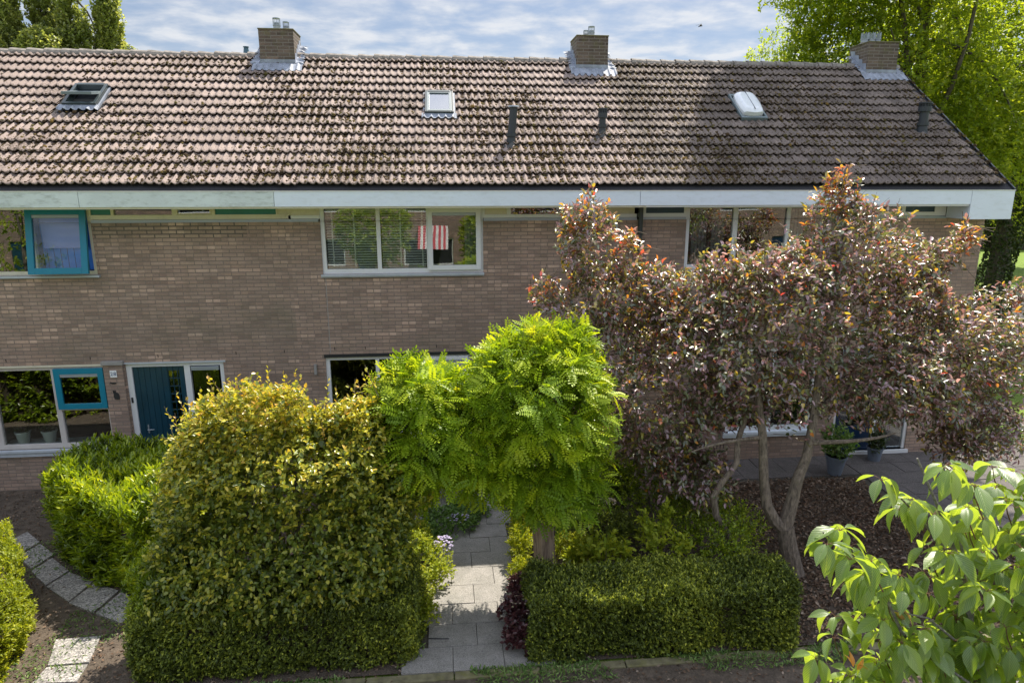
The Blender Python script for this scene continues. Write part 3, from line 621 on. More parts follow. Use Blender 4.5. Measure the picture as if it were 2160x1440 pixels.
# ------------------------------------------------------------------ roof geometry
AL = math.atan2(8.003 - 5.35, 3.25 + .55); CA, SA = cos(AL), sin(AL); YE, ZE = -.55, 5.35
YR, ZR = 3.25, 8.003; SLEN = (YR - YE) / CA
def RP(x, s, h=0.0): return np.array([x, YE + s * CA - h * SA, ZE + s * SA + h * CA])
TW, TG, S0 = 0.27, 0.3104, 0.115
HOLES = [(-6.92, -6.24, 2.43, 3.28), (-.35, .25, 2.28, 3.16), (5.90, 6.47, 2.26, 3.22)]
def tile_field(x0, x1):
    """profiled concrete tiles as numpy arrays: V, F, rnd"""
    NU = 17; u = np.linspace(0, 1, NU)
    def prof(u):
        w = (u * 2) % 1.0; return .044 * np.exp(-((w - .5) / .19) ** 2) + .003 * np.cos(w * 2 * pi)
    pr = prof(u * .9999); stations = [(.13, -99., .020), (-.008, -99., .046), (-.012, .024, 1), (-.004, .031, 1), (.05, .028, 1), (.33, -.024, 1)]
    V = []; F = []; Rn = []
    j0 = int(round(x0 / TW)); j1 = int(round(x1 / TW))
    for r in range(15):
        s0 = S0 + r * TG
        rowj = rng.normal(0, .002)
        for j in range(j0, j1):
            xa = j * TW + (r % 1) * 0; xc = xa + TW / 2; sc = s0 + .16
            skip = False
            for (hx0, hx1, hs0, hs1) in HOLES:
                if hx0 - .02 < xc < hx1 + .02 and hs0 < sc < hs1: skip = True
            if skip: continue
            ds, dh, rot = rng.normal(0, .005) + rowj, abs(rng.normal(0, .003)), rng.normal(0, .010)
            o = len(V); ov = len(V)
            xs = xa + u * (TW + .006) - .003
            tilt = np.linspace(0.003, -0.001, NU)
            for (st, hh, _) in stations:
                ss = s0 + st + ds; top = min(ss, SLEN - .02)
                for k in range(NU):
                    hgt = .034 + hh + dh + pr[k] + tilt[k]
                    if hh < -50: hgt = _ + dh + pr[k]
                    V.append((xs[k], top + rot * (k / NU - .5) * .6, hgt))
            ns = len(stations)
            rv = rng.random()
            for a in range(ns - 1):
                for k in range(NU - 1):
                    i0 = o + a * NU + k; F.append((i0, i0 + 1, i0 + NU + 1, i0 + NU)); Rn.append(rv)
    V = np.array(V); W = np.column_stack([V[:, 0], YE + V[:, 1] * CA - V[:, 2] * SA, ZE + V[:, 1] * SA + V[:, 2] * CA])
    return W, np.array(F), np.array(Rn)
def moss_field(x0, x1, n, dens):
    """irregular moss cushions lying mostly in the tile troughs"""
    out = []
    xs = rng.uniform(x0, x1, n * 5); ss = rng.uniform(S0 + .02, SLEN - .1, n * 5)
    f = lumps(np.column_stack([xs, ss, xs * 0]), 1.0, 1.1, 7) + .8 * lumps(np.column_stack([xs, ss * .5, xs * 0]), 1.0, 2.6, 8)
    keep = rng.random(n * 5) < np.clip(dens + .35 * f, .03, 1)
    xs, ss = xs[keep][:n], ss[keep][:n]
    w = (xs / TW * 2) % 1.0; w2 = np.where(rng.random(len(xs)) < .85, np.where(w < .5, w * .5, 1 - (1 - w) * .5), w)
    xs = (np.floor(xs / TW * 2) + w2) / 2 * TW
    fr = ((ss - S0) / TG) % 1.0
    for (hx0, hx1, hs0, hs1) in HOLES:
        ok = ~((xs > hx0 - .1) & (xs < hx1 + .1) & (ss > hs0 - .1) & (ss < hs1 + .1)); xs, ss, w2, fr = xs[ok], ss[ok], w2[ok], fr[ok]
    m = len(xs); h = .062 + .044 * np.exp(-((w2 - .5) / .19) ** 2) + .003 * np.cos(w2 * 6.28) - .050 * fr + .003
    rad = .010 + .034 * rng.random(m) ** 2.2
    ang = np.arange(7) / 7 * 2 * pi
    rr = rad[:, None] * (.65 + .6 * rng.random((m, 7)))
    X = xs[:, None] + np.cos(ang) * rr; S = ss[:, None] + np.sin(ang) * rr * 1.1
    H0 = h[:, None] - .008 + 0 * X
    X2 = xs[:, None] + np.cos(ang) * rr * .55; S2 = ss[:, None] + np.sin(ang) * rr * .6; H2 = h[:, None] + (.35 * rad)[:, None] + .003 * rng.random((m, 7))
    V = np.concatenate([np.stack([X, S, H0], 2), np.stack([X2, S2, H2], 2), np.stack([xs, ss, h + .5 * rad], 1)[:, None, :]], 1)   # 15 verts
    T = []
    for k in range(7):
        k2 = (k + 1) % 7; T += [(k, k2, 7 + k2), (k, 7 + k2, 7 + k), (7 + k, 7 + k2, 14)]
    T = np.array(T); F = (T[None] + (np.arange(m) * 15)[:, None, None]).reshape(-1, 3)
    V = V.reshape(-1, 3); W = np.column_stack([V[:, 0], YE + V[:, 1] * CA - V[:, 2] * SA, ZE + V[:, 1] * SA + V[:, 2] * CA])
    return W, F, np.repeat(rng.random(m), 21)

def grid_wall(mb, x0, x1, z0, z1, holes, y, depth, mi=0):
    """front face in plane y with real openings and reveals going back by depth"""
    xs = sorted({x0, x1} | {a for h in holes for a in h[:2] if x0 < a < x1}); zs = sorted({z0, z1} | {a for h in holes for a in h[2:] if z0 < a < z1})
    def hole(a, b): return any(h[0] - 1e-6 <= a and b[0] <= h[1] + 1e-6 and h[2] - 1e-6 <= b[1] and b[2] <= h[3] + 1e-6 for h in holes)
    for i in range(len(xs) - 1):
        for k in range(len(zs) - 1):
            if hole(xs[i], (xs[i + 1], zs[k], zs[k + 1])): continue
            mb.quad((xs[i], y, zs[k]), (xs[i + 1], y, zs[k]), (xs[i + 1], y, zs[k + 1]), (xs[i], y, zs[k + 1]), mi)
    for a, b, c, d in holes:
        mb.quad((a, y, c), (a, y, d), (a, y + depth, d), (a, y + depth, c), mi); mb.quad((b, y, c), (b, y + depth, c), (b, y + depth, d), (b, y, d), mi)
        mb.quad((a, y, d), (b, y, d), (b, y + depth, d), (a, y + depth, d), mi); mb.quad((a, y, c), (a, y + depth, c), (b, y + depth, c), (b, y, c), mi)

def win(house, x0, x1, z0, z1, lights, nopane=(), fw=.05, y=.03, d=.07, mat='white', glass='glass', name='window', outer=True):
    """frame mesh + one pane child per light. lights: list of (xa, xb, za, zb)"""
    mb = MB()
    xs = sorted({x0, x1} | {a for l in lights for a in l[:2]}); zs = sorted({z0, z1} | {a for l in lights for a in l[2:]})
    for i in range(len(xs) - 1):
        for k in range(len(zs) - 1):
            cx, cz = (xs[i] + xs[i + 1]) / 2, (zs[k] + zs[k + 1]) / 2
            if any(l[0] < cx < l[1] and l[2] < cz < l[3] for l in lights): continue
            mb.box(xs[i], xs[i + 1], y, y + d, zs[k], zs[k + 1])
    fr = mb.build(name, M[mat], house)
    # small glazing bead around each light
    for li, l in enumerate(lights):
        if li in nopane: continue
        p = MB(); p.box(l[0], l[1], y + d * .55, y + d * .55 + .006, l[2], l[3]); p.build('pane', M[glass], fr)
    return fr
def sash(fr, x0, x1, z0, z1, fw, y, d, mat, tilt=0.0, vent=True, ventmat='greyvent', glass='glass'):
    """opening sash, top hung; tilt in degrees pushes its foot outwards (towards -y)"""
    a = R(tilt)
    def tp(x, yy, z): 
        dz = z - z1; dy = yy - y
        return (x, y + dy * cos(a) + dz * sin(a), z1 + dz * cos(a) - dy * sin(a))
    def bx(mb, xa, xb, ya, yb, za, zb):
        v = [tp(*q) for q in [(xa, ya, za), (xb, ya, za), (xb, yb, za), (xa, yb, za), (xa, ya, zb), (xb, ya, zb), (xb, yb, zb), (xa, yb, zb)]]
        mb.add(v, [(0, 3, 2, 1), (4, 5, 6, 7), (0, 1, 5, 4), (1, 2, 6, 5), (2, 3, 7, 6), (3, 0, 4, 7)])
    m = MB()
    bx(m, x0, x0 + fw, y - d, y, z0, z1); bx(m, x1 - fw, x1, y - d, y, z0, z1); bx(m, x0 + fw, x1 - fw, y - d, y, z0, z0 + fw); bx(m, x0 + fw, x1 - fw, y - d, y, z1 - fw, z1)
    s = m.build('sash', M[mat], fr, bevel=.004)
    zt = z1 - fw
    if vent:
        m = MB(); bx(m, x0 + fw + .004, x1 - fw - .004, y - d * .85, y - d * .3, zt - .055, zt - .002); bx(m, x0 + fw + .004, x1 - fw - .004, y - d * .95, y - d * .85, zt - .018, zt - .006)
        m.build('ventilator', M[ventmat], fr); zt -= .058
    m = MB(); bx(m, x0 + fw, x1 - fw, y - d * .5, y - d * .5 + .006, z0 + fw, zt); m.build('pane', M[glass], fr)
    return s

def bars(name, house, mat, boxes, bevel=0.0):
    mb = MB()
    for b_ in boxes: mb.box(*b_)
    return mb.build(name, M[mat], house, bevel=bevel)

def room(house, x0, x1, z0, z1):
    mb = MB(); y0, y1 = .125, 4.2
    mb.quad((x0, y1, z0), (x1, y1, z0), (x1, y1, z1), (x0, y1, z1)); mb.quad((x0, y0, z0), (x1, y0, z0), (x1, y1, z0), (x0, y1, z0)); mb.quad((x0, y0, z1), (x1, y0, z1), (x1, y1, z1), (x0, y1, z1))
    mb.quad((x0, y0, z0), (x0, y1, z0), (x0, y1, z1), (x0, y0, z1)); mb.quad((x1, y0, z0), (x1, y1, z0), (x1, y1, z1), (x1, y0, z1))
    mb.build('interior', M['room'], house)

def chimney(house, x0, x1, pots, stain=False, side=0):
    y0, y1, zt = 2.90, 3.62, 8.49
    mb = MB(); mb.box(x0, x1, y0, y1, 7.55, zt)
    ch = mb.build('chimney', M['brick_chim'], house)
    mb = MB(); mb.box(x0 - .012, x1 + .012, y0 - .012, y1 + .012, zt, zt + .025); mb.build('mortar_cap', M['kerb'], ch, bevel=.008)
    # front apron: upstand plus a dressed sheet following the tiles with a wavy edge
    h = .048; m = MB(); yf = y0 - .008; sF = (yf - YE) / CA
    n = 44; xa, xb = x0 - .14, x1 + .16
    top = []; mid = []; bot = []
    for i in range(n + 1):
        x = xa + (xb - xa) * i / n; w = (x / TW * 2) % 1.0; pr = .044 * math.exp(-((w - .5) / .19) ** 2)
        mid.append(RP(x, sF + .02, .09 + pr * .5)); bot.append(RP(x, sF - .24 + .015 * sin(x * 46) + .01 * sin(x * 17), .066 + pr)); 
    V = mid + bot; k = n + 1; m.add(V, [(i, i + 1, k + i + 1, k + i) for i in range(n)])
    zb = RP(0, sF, .05)[2]; m.box(x0 - .006, x1 + .006, yf - .006, yf, zb - .12, zb + .13)
    m.build('apron_flashing', M['lead'], ch)
    for sgn, xs in ((-1, x0), (1, x1)):
        for q in range(4):                     # stepped flashing leaves with lifted, crumpled lower edges
            sa = sF + .04 + q * .19; m = MB(); pts = []
            wd = .13 + .05 * random.random(); c1, c2 = random.uniform(.03, .10), random.uniform(.02, .09)
            r = 8
            for i in range(r + 1):
                t = i / r; s_ = sa + t * .23
                pts.append((RP(xs + sgn * .006, s_, 0.0) + np.array([0, 0, .18 + .10 * (1 - t)]), RP(xs + sgn * .008, s_, .09), RP(xs + sgn * wd * .6, s_ - .02, .10 + .02 * sin(t * 9 + q)), RP(xs + sgn * (wd + .02 * sin(t * 11 + q)), s_ - .05, .085 + c1 * .6 * (1 - t) * abs(sin(t * 7 + q)) )))
            V = [p for row in pts for p in row]
            m.add(V, [(i * 4 + j, i * 4 + j + 1, (i + 1) * 4 + j + 1, (i + 1) * 4 + j) for i in range(r) for j in range(3)])
            m.build('step_flashing', M['lead'], ch)
    for (px, py, rad, hh, kind) in pots:
        m = MB(); z = zt + .02
        m.tube([(px, py, z), (px, py, z + hh * .38)], rad, 16); m.tube([(px, py, z + hh * .38), (px, py, z + hh * .42)], rad * 1.12, 16)
        for k in range(14):
            a = 2 * pi * k / 14; m.box(px + cos(a) * rad - .004, px + cos(a) * rad + .004, py + sin(a) * rad - .004, py + sin(a) * rad + .004, z + hh * .4, z + hh * (.96 if kind != 'comb' else 1.0 - .08 * (k % 2)))
        if kind != 'comb': m.tube([(px, py, z + hh * .95), (px, py, z + hh)], [rad * 1.1, rad * 1.05], 16); m.tube([(px, py, z + hh * .4), (px, py, z + hh * .62)], rad * .8, 12)
        m.build('flue_pot', M['steel'], ch)
        m = MB(); m.tube([(px, py, z - .01), (px, py, z + .025)], [rad * 1.5, rad * 1.1], 12); m.build('mortar_collar', M['ridge'], ch)
    return ch

def ridge_tiles(house, x0, x1, gaps):
    if gaps:
        ridge_tiles(house, x0, gaps[0][0], []); ridge_tiles(house, gaps[0][1], x1, []); return
    mb = MB(); x = x0 + .01
    while x < x1 - .05:
        xe = min(x + .33, x1)
        if not any(a < (x + xe) / 2 < b for a, b in gaps):
            seg = 9; V = []; dz = random.uniform(-.006, .006); tl = random.uniform(-.006, .006)
            for (xx, rr) in ((x - .02, .140), (x + .035, .137), (xe + .0, .112)):
                for k in range(seg):
                    a = pi * (-.06 + 1.12 * k / (seg - 1)); V.append((xx, YR + cos(a) * rr * 1.0, ZR - .015 + dz + tl * (xx - x) * 4 + sin(a) * rr * .95))
            V += [(v[0], v[1] * 1 + 0, v[2] - .02) for v in V[:seg]]
            F = [(i * seg + k, i * seg + k + 1, (i + 1) * seg + k + 1, (i + 1) * seg + k) for i in range(2) for k in range(seg - 1)]
            F += [(3 * seg + k, 3 * seg + k + 1, k + 1, k) for k in range(seg - 1)]
            mb.add(V, F)
        x = xe
    return mb.build('ridge_tiles', M['ridge'], house, smooth=False)

def fascia_piece(house, x0, x1, mat='fascia', z0=5.095, name='fascia'):
    mb = MB(); mb.box(x0 + .004, x1 - .004, -.575, -.55, z0, 5.338); o = mb.build(name, M[mat], house)
    mb = MB(); mb.box(x0, x1, -.582, -.545, 5.338, 5.352); mb.build('edge_strip', M['edge'], o)
    return o

def weep(house, pts):
    for x, z in pts:
        mb = MB(); mb.box(x - .006, x + .006, -.003, .004, z, z + .055); mb.build('weep_hole', M['black'], house)

def make_house(name, label, x0, x1, holes_wall, roof_mat='roof', moss=(1500, .3), ztop=4.82, gable=False):
    h = thing(name, label, 'house', ((x0 + x1) / 2, 0, 0), 'row houses under one long tiled roof')
    mb = MB(); grid_wall(mb, x0, x1, -.05, ztop, holes_wall, 0.0, .12)
    mb.quad((x0, .11, ztop), (x1, .11, ztop), (x1, 0, ztop), (x0, 0, ztop))
    if gable:
        mb.add([(x1, 0, -.05), (x1, 7.0, -.05), (x1, 7.0, 5.3), (x1, YR, ZR - .08), (x1, YE + .5, ZE + .33), (x1, 0, 5.3)], [(0, 1, 2, 3, 4, 5)])
    mb.build('wall', M['brick'], h)
    mb = MB(); mb.quad((x0, 7.0, -.05), (x1, 7.0, -.05), (x1, 7.0, 5.3), (x0, 7.0, 5.3)); mb.build('rear_wall', M['brick'], h)
    W, F, rv = tile_field(x0, x1); rf = mesh_np('roof', W, F, M[roof_mat], h, rv)
    W, F, rv = moss_field(x0, x1, *moss); tag(mesh_np('moss', W, F, M['moss'], rf, rv), kind='stuff')
    mb = MB(); a, b = RP(x0, .02, 0), RP(x1, .02, 0)
    mb.quad(RP(x0, .02, -.005), RP(x1, .02, -.005), RP(x1, SLEN, -.005), RP(x0, SLEN, -.005))
    mb.box(x0, x1, -.545, -.42, 5.10, 5.31)    # gutter trough behind the fascia
    mb.build('underlay', M['under'], rf)
    mb = MB(); mb.quad((x0, YR, ZR), (x1, YR, ZR), (x1, 7.05, 5.32), (x0, 7.05, 5.32)); mb.build('rear_roof_slope', M[roof_mat], h)
    mb = MB(); mb.box(x0, x1, -.55, -.001, 5.062, 5.094); mb.build('soffit', M['cream'] if x0 < 3 else M['white'], h)
    return h

# ================================================================== HOUSE far left (only its roof shows)
hA = make_house('row_house', 'leftmost house of the row, only a corner of its tiled roof in view', -15.12, -8.91, [], moss=(1500, .2))
ridge_tiles(hA, -15.12, -8.91, []); fascia_piece(hA, -15.12, -8.91, 'fascia_dirty')

# ================================================================== HOUSE with number 28
HX0, HX1 = -8.91, -2.70
holes = [(-8.2, -5.97, 3.93, 4.82), (-8.15, -6.10, .78, 2.31), (-5.74, -4.04, 0.0, 2.325)]
hB = make_house('row_house', 'brick house with teal window sashes and a blue plank door, left of the middle house', HX0, HX1, holes, moss=(9500, .34))
fascia_piece(hB, HX0, -5.82, 'fascia_dirty'); fascia_piece(hB, -5.82, -2.78, 'fascia_dirty')
ridge_tiles(hB, HX0, HX1, [(-3.72, -2.95)])
chimney(hB, -3.66, -2.97, [(-3.33, 3.12, .072, .24, 'cap'), (-3.19, 3.34, .06, .22, 'cap')])
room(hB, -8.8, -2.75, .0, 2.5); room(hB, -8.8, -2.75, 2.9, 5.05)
# upper left window
fr = win(hB, -8.2, -5.97, 3.93, 5.06, [(-8.15, -7.02, 4.0, 5.03), (-6.93, -6.03, 4.0, 5.03)], nopane=(1,), mat='cream')
s_ = sash(fr, -6.98, -6.02, 3.955, 5.055, .105, .028, .055, 'teal', tilt=9.5, glass='glass_low')
bars('window_sill', hB, 'sill', [(-8.25, -5.93, -.05, .03, 3.895, 3.93)])
m = MB(); m.box(-6.86, -6.14, .155, .158, 4.40, 5.0); m.box(-6.86, -6.14, .150, .163, 4.385, 4.405); m.build('roller_blind', M['lilac'], fr)
m = MB()
for i in range(16):
    xa = -6.9 + i * .055; m.box(xa, xa + .05, .20 + .012 * (i % 2), .205 + .012 * (i % 2), 4.0, 4.99)
m.build('curtain', M['blue_cloth'], fr)
# strip of small lights below the fascia
m = MB(); m.box(-5.97, -2.66, .01, .10, 4.865, 4.945); m.box(-5.97, -2.66, .01, .10, 5.045, 5.062)
for xa, xb in ((-5.975, -5.955), (-5.63, -5.585), (-4.635, -4.565), (-3.985, -3.925), (-2.905, -2.88)): m.box(xa, xb, .01, .10, 4.945, 5.045)
sf = m.build('window_strip', M['cream'], hB)
for xa, xb in ((-5.955, -5.63), (-3.925, -2.905)):
    m = MB(); m.box(xa, xb, .035, .06, 4.945, 5.045); m.build('teal_panel', M['teal_panel'], sf)
m = MB(); m.box(-5.585, -4.635, .055, .061, 4.945, 5.045); m.build('pane', M['glass'], sf)
m = MB(); m.box(-4.565, -3.985, .0, .045, 4.950, 4.966); m.box(-4.565, -3.985, .0, .045, 5.028, 5.042); m.box(-4.565, -4.54, .0, .045, 4.966, 5.028); m.box(-4.01, -3.985, .0, .045, 4.966, 5.028); m.build('sash', M['cream'], sf)
m = MB(); m.box(-4.54, -4.01, .02, .026, 4.966, 5.028); m.build('pane', M['glass'], sf)
m = MB(); m.box(-2.88, -2.70, .03, .06, 4.945, 5.045); m.build('cream_panel', M['cream'], sf)
bars('lead_strip', hB, 'greyvent', [(-5.95, -2.70, -.012, .09, 4.822, 4.862), (-5.95, -2.70, -.03, .0, 4.815, 4.828)])
bars('repaired_brick_course', hB, 'brick_new', [(-5.95, -3.42, -.004, .05, 4.56, 4.814)])
weep(hB, [(-7.7, 2.42), (-6.3, 2.43), (-5.15, 2.44), (-3.8, 2.46), (-2.95, 2.47)])
# ground floor window
fr = win(hB, -8.15, -6.10, .78, 2.31, [(-8.0, -7.02, .86, 2.25), (-6.93, -6.14, .86, 1.49), (-6.93, -6.14, 1.55, 2.25)], nopane=(2,), mat='pinkish')
sash(fr, -6.955, -6.115, 1.525, 2.275, .10, .028, .05, 'teal')
bars('window_sill', hB, 'sill', [(-8.3, -6.02, -.07, .03, .735, .78), (-8.3, -6.02, -.045, .03, .655, .732)], .004)
bars('window_board', hB, 'sillstone', [(-8.1, -6.12, .105, .42, .80, .83)])
bars('lintel_strip', hB, 'cream', [(-8.15, -6.08, -.012, .03, 2.312, 2.345)])
# pillar
m = MB(); m.box(-6.09, -5.76, -.045, -.002, -.03, 2.33); m.build('pillar', M['brick'], hB)
bars('pillar_cap', hB, 'concrete', [(-6.11, -5.74, -.07, .0, 2.332, 2.40)], .004)
# front door with side light
m = MB(); dz = 2.32
for b_ in [(-5.74, -5.645, .03, .11, 0, dz), (-4.745, -4.64, .03, .11, 0, dz), (-4.115, -4.04, .03, .11, 0, dz), (-5.645, -4.745, .03, .11, dz - .055, dz), (-4.64, -4.115, .03, .11, dz - .055, dz), (-4.64, -4.115, .03, .11, 0, .12)]: m.box(*b_)
df = m.build('door_frame', M['white'], hB, bevel=.004)
m = MB()
nb = 9
for i in range(nb):
    xa = -5.645 + .9 * i / nb; xb = -5.645 + .9 * (i + 1) / nb - .007
    if -5.06 < (xa + xb) / 2 < -4.80:
        m.box(xa, xb, .06, .095, .02, .98); m.box(xa, xb, .06, .095, 2.18, dz - .06)
    else: m.box(xa, xb, .06, .095, .02, dz - .06)
m.box(-5.645, -4.745, .07, .09, .02, .98); m.box(-5.645, -5.06, .07, .09, .98, 2.2); 
dr = m.build('front_door', M['doorblue'], hB)
m = MB(); m.box(-5.045, -4.80, .08, .086, .98, 2.18); m.build('pane', M['glass'], dr)
m = MB()
for i in range(4): x = -5.045 + .245 * i / 3; m.box(x - .006, x + .006, .068, .080, .98, 2.18)
for i in range(9): z = .98 + 1.2 * i / 8; m.box(-5.045, -4.80, .066, .079, z - .006, z + .006)
m.build('glazing_grille', M['doorblue'], dr)
m = MB(); m.box(-5.50, -5.485, .035, .06, 1.0, 1.16); m.tube([(-5.49, .04, 1.08), (-5.49, .0, 1.08), (-5.38, .0, 1.08)], .009, 8); m.build('handle', M['steel'], dr)
m = MB(); m.box(-4.60, -4.155, .05, .056, .13, 2.17); m.build('side_light', M['glass'], df)
m = MB(); m.box(-4.62, -4.135, .018, .06, 2.18, 2.25); m.box(-4.62, -4.135, .008, .018, 2.22, 2.245); m.build('ventilator', M['greyvent'], df)
bars('lintel_strip', hB, 'sill', [(-5.80, -4.0, -.012, .02, 2.328, 2.36)])
m = MB(); m.box(-5.75, -4.03, -.12, .10, -.02, .045); m.build('doorstep', M['concrete'], hB)
# open roof window
def roof_window(house, x0, x1, s0, s1, opened):
    f = MB(); w = .055; hh = .13
    def rb(mb, xa, xb, sa, sb, ha, hb):
        v = [RP(xa, sa, ha), RP(xb, sa, ha), RP(xb, sb, ha), RP(xa, sb, ha), RP(xa, sa, hb), RP(xb, sa, hb), RP(xb, sb, hb), RP(xa, sb, hb)]
        mb.add(v, [(0, 3, 2, 1), (4, 5, 6, 7), (0, 1, 5, 4), (1, 2, 6, 5), (2, 3, 7, 6), (3, 0, 4, 7)])
    rb(f, x0, x0 + w, s0, s1, .0, hh); rb(f, x1 - w, x1, s0, s1, .0, hh); rb(f, x0 + w, x1 - w, s0, s0 + w, .0, hh); rb(f, x0 + w, x1 - w, s1 - w * 1.3, s1, .0, hh + .012)
    fr = f.build('roof_window', M['rwframe'], house, bevel=.004)
    g = MB(); n = 30
    for i in range(n):
        xa = x0 - .06 + (x1 - x0 + .12) * i / n; xb = x0 - .06 + (x1 - x0 + .12) * (i + 1) / n
        hq = lambda x: .066 + .044 * math.exp(-((((x / TW * 2) % 1.0) - .5) / .19) ** 2)
        g.quad(RP(xa, s0 - .13, hq(xa)), RP(xb, s0 - .13, hq(xb)), RP(xb, s0 + .01, .095), RP(xa, s0 + .01, .095))
    rb(g, x0 - .035, x0 - .004, s0 - .05, s1 + .02, .02, .07); rb(g, x1 + .004, x1 + .035, s0 - .05, s1 + .02, .02, .07)
    g.build('flashing', M['lead'], fr)
    b = MB(); rb(b, x0 + .01, x1 - .01, s0 + .01, s1 - .01, -.25, -.24); 
    b.quad(RP(x0 + .02, s0, 0), RP(x0 + .02, s1, 0), RP(x0 + .02, s1, -.3), RP(x0 + .02, s0, -.3)); b.quad(RP(x1 - .02, s0, 0), RP(x1 - .02, s1, 0), RP(x1 - .02, s1, -.3), RP(x1 - .02, s0, -.3))
    b.build('lining', M['room'] if not opened else M['curtain'], fr)
    c0 = (s0 + s1) / 2 + .05; a = R(-27) if opened else 0.0
    def rot(s_, h_):
        return (c0 + (s_ - c0) * cos(a) - (h_ - .09) * sin(a), .09 + (s_ - c0) * sin(a) + (h_ - .09) * cos(a))
    def sb(mb, xa, xb, sa, sb_, ha, hb):
        v = []
        for hv in (ha, hb):
            for xx, ss in ((xa, sa), (xb, sa), (xb, sb_), (xa, sb_)):
                s2, h2 = rot(ss, hv); v.append(RP(xx, s2, h2))
        mb.add(v, [(0, 3, 2, 1), (4, 5, 6, 7), (0, 1, 5, 4), (1, 2, 6, 5), (2, 3, 7, 6), (3, 0, 4, 7)])
    m = MB(); xa, xb, sa, sb2 = x0 + .035, x1 - .035, s0 + .03, s1 - .05; e = .05
    sb(m, xa, xa + e, sa, sb2, .085, .135); sb(m, xb - e, xb, sa, sb2, .085, .135); sb(m, xa + e, xb - e, sa, sa + e, .085, .135); sb(m, xa + e, xb - e, sb2 - e, sb2, .085, .135)
    m.build('sash', M['rwsash'], fr, bevel=.003)
    m = MB(); sb(m, xa + e, xb - e, sa + e, sb2 - e, .108, .114); m.build('pane', M['glass_r'], fr)
    return fr
roof_window(hB, -6.88, -6.29, 2.50, 3.23, True)
def roof_pipe(house, x, y, ztop, rad, kind, mat='pipe', lean=(0, 0)):
    s = (y - YE) / CA; base = RP(x, s, .03); m = MB()
    tx, ty = x + lean[0], y + lean[1]
    m.tube([(x, y, base[2] - .05), (x, y, base[2] + .14), ((x + tx) / 2, (y + ty) / 2, (base[2] + ztop) / 2), (tx, ty, ztop - .01)], [rad * 1.25, rad * 1.02, rad, rad], 18)
    m.tube([(x, y, base[2] + .14), (x, y, base[2] + .20)], rad * 1.3, 18)
    if kind == 'box':
        for k in range(14):
            a = 2 * pi * k / 14; m.box(tx + cos(a) * rad * 1.25 - .007, tx + cos(a) * rad * 1.25 + .007, ty + sin(a) * rad * 1.25 - .007, ty + sin(a) * rad * 1.25 + .007, ztop - .09, ztop - .02)
        m.tube([(tx, ty, ztop - .17), (tx, ty, ztop - .08)], rad * 1.42, 18); m.tube([(tx, ty, ztop - .022), (tx, ty, ztop + .004)], rad * 1.42, 18); m.tube([(tx, ty, ztop - .1), (tx, ty, ztop - .02)], rad * .9, 12)
    p = m.build('vent_pipe', M[mat], house, smooth=False)
    if kind == 'disc':
        c_ = MB(); c_.tube([(tx, ty, ztop - .010), (tx, ty, ztop + .012)], [rad * 1.5, rad * 1.35], 20); c_.build('cap', M['steel'], p)
    m = MB(); n = 10; V = []
    for i in range(n + 1):
        for j in range(n + 1):
            u, v = i / n * 2 - 1, j / n * 2 - 1; xx, ss = x + u * .14, s + v * .16 - .01
            w = (xx / TW * 2) % 1.0; r_ = sqrt(u * u + v * v); fr_ = ((ss - S0) / TG) % 1.0
            V.append(RP(xx, ss, .064 + .044 * math.exp(-((w - .5) / .19) ** 2) * min(1, r_) - .040 * fr_ + .09 * max(0, 1 - r_ * 1.6)))
    m.add(V, [(i * (n + 1) + j, i * (n + 1) + j + 1, (i + 1) * (n + 1) + j + 1, (i + 1) * (n + 1) + j) for i in range(n) for j in range(n)])
    m.build('flashing', M['pipeflash'], p)
    return p
# blue-grey cone vent standing on the rear slope
m = MB(); m.tube([(-4.26, 4.2, 7.28), (-4.26, 4.2, 8.06), (-4.26, 4.2, 8.14), (-4.26, 4.2, 8.20), (-4.26, 4.2, 8.37)], [.11, .115, .11, .075, .045], 16); m.tube([(-4.26, 4.2, 8.37), (-4.26, 4.2, 8.385)], .062, 16)
m.build('vent_cone', M['bluepipe'], hB)

# ================================================================== MIDDLE HOUSE
MX0, MX1 = -2.70, 3.51
holes = [(-2.17, .69, 3.89, 4.82), (-2.23, .42, .80, 2.36), (1.15, 2.75, 0, 2.33)]
hC = make_house('row_house', 'middle brick house with white window frames and venetian blinds', MX0, MX1, holes, moss=(14500, .45))
fascia_piece(hC, -2.78, 3.39)
ridge_tiles(hC, MX0, MX1, [(2.83, 3.60)])
chimney(hC, 2.88, 3.56, [(3.24, 3.14, .066, .22, 'cap'), (3.16, 3.34, .05, .18, 'cap')], True)
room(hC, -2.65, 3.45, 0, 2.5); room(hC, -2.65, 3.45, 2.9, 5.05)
fr = win(hC, -2.17, .69, 3.89, 5.07, [(-2.10, -1.205, 3.975, 5.035), (-1.135, -.325, 3.975, 5.035), (-.26, .63, 3.975, 5.035)], nopane=(2,), mat='white')
sash(fr, -.30, .645, 3.945, 5.05, .085, .028, .05, 'white')
bars('window_sill', hC, 'sill', [(-2.20, .70, -.055, .03, 3.855, 3.888), (-2.20, .70, -.04, .0, 3.835, 3.853)], .003)
def venetian(fr, x0, x1, z0, z1, tapes, y=.122):
    m = MB(); z = z0
    while z < z1: m.obox(((x0 + x1) / 2, y, z), ((x1 - x0) / 2, 0, 0), (0, .018, .011), (0, -.0010, .0015)); z += .046
    for t in tapes: m.box(t - .013, t + .013, y - .026, y - .022, z0, z1)
    m.box(x0, x1, y - .02, y + .02, z1, z1 + .03); m.build('venetian_blind', M['blind'], fr)
venetian(fr, -2.08, -1.22, 4.0, 4.99, [-1.98, -1.60])
venetian(fr, -1.12, -.34, 4.0, 4.99, [-.79, -.40])
m = MB()
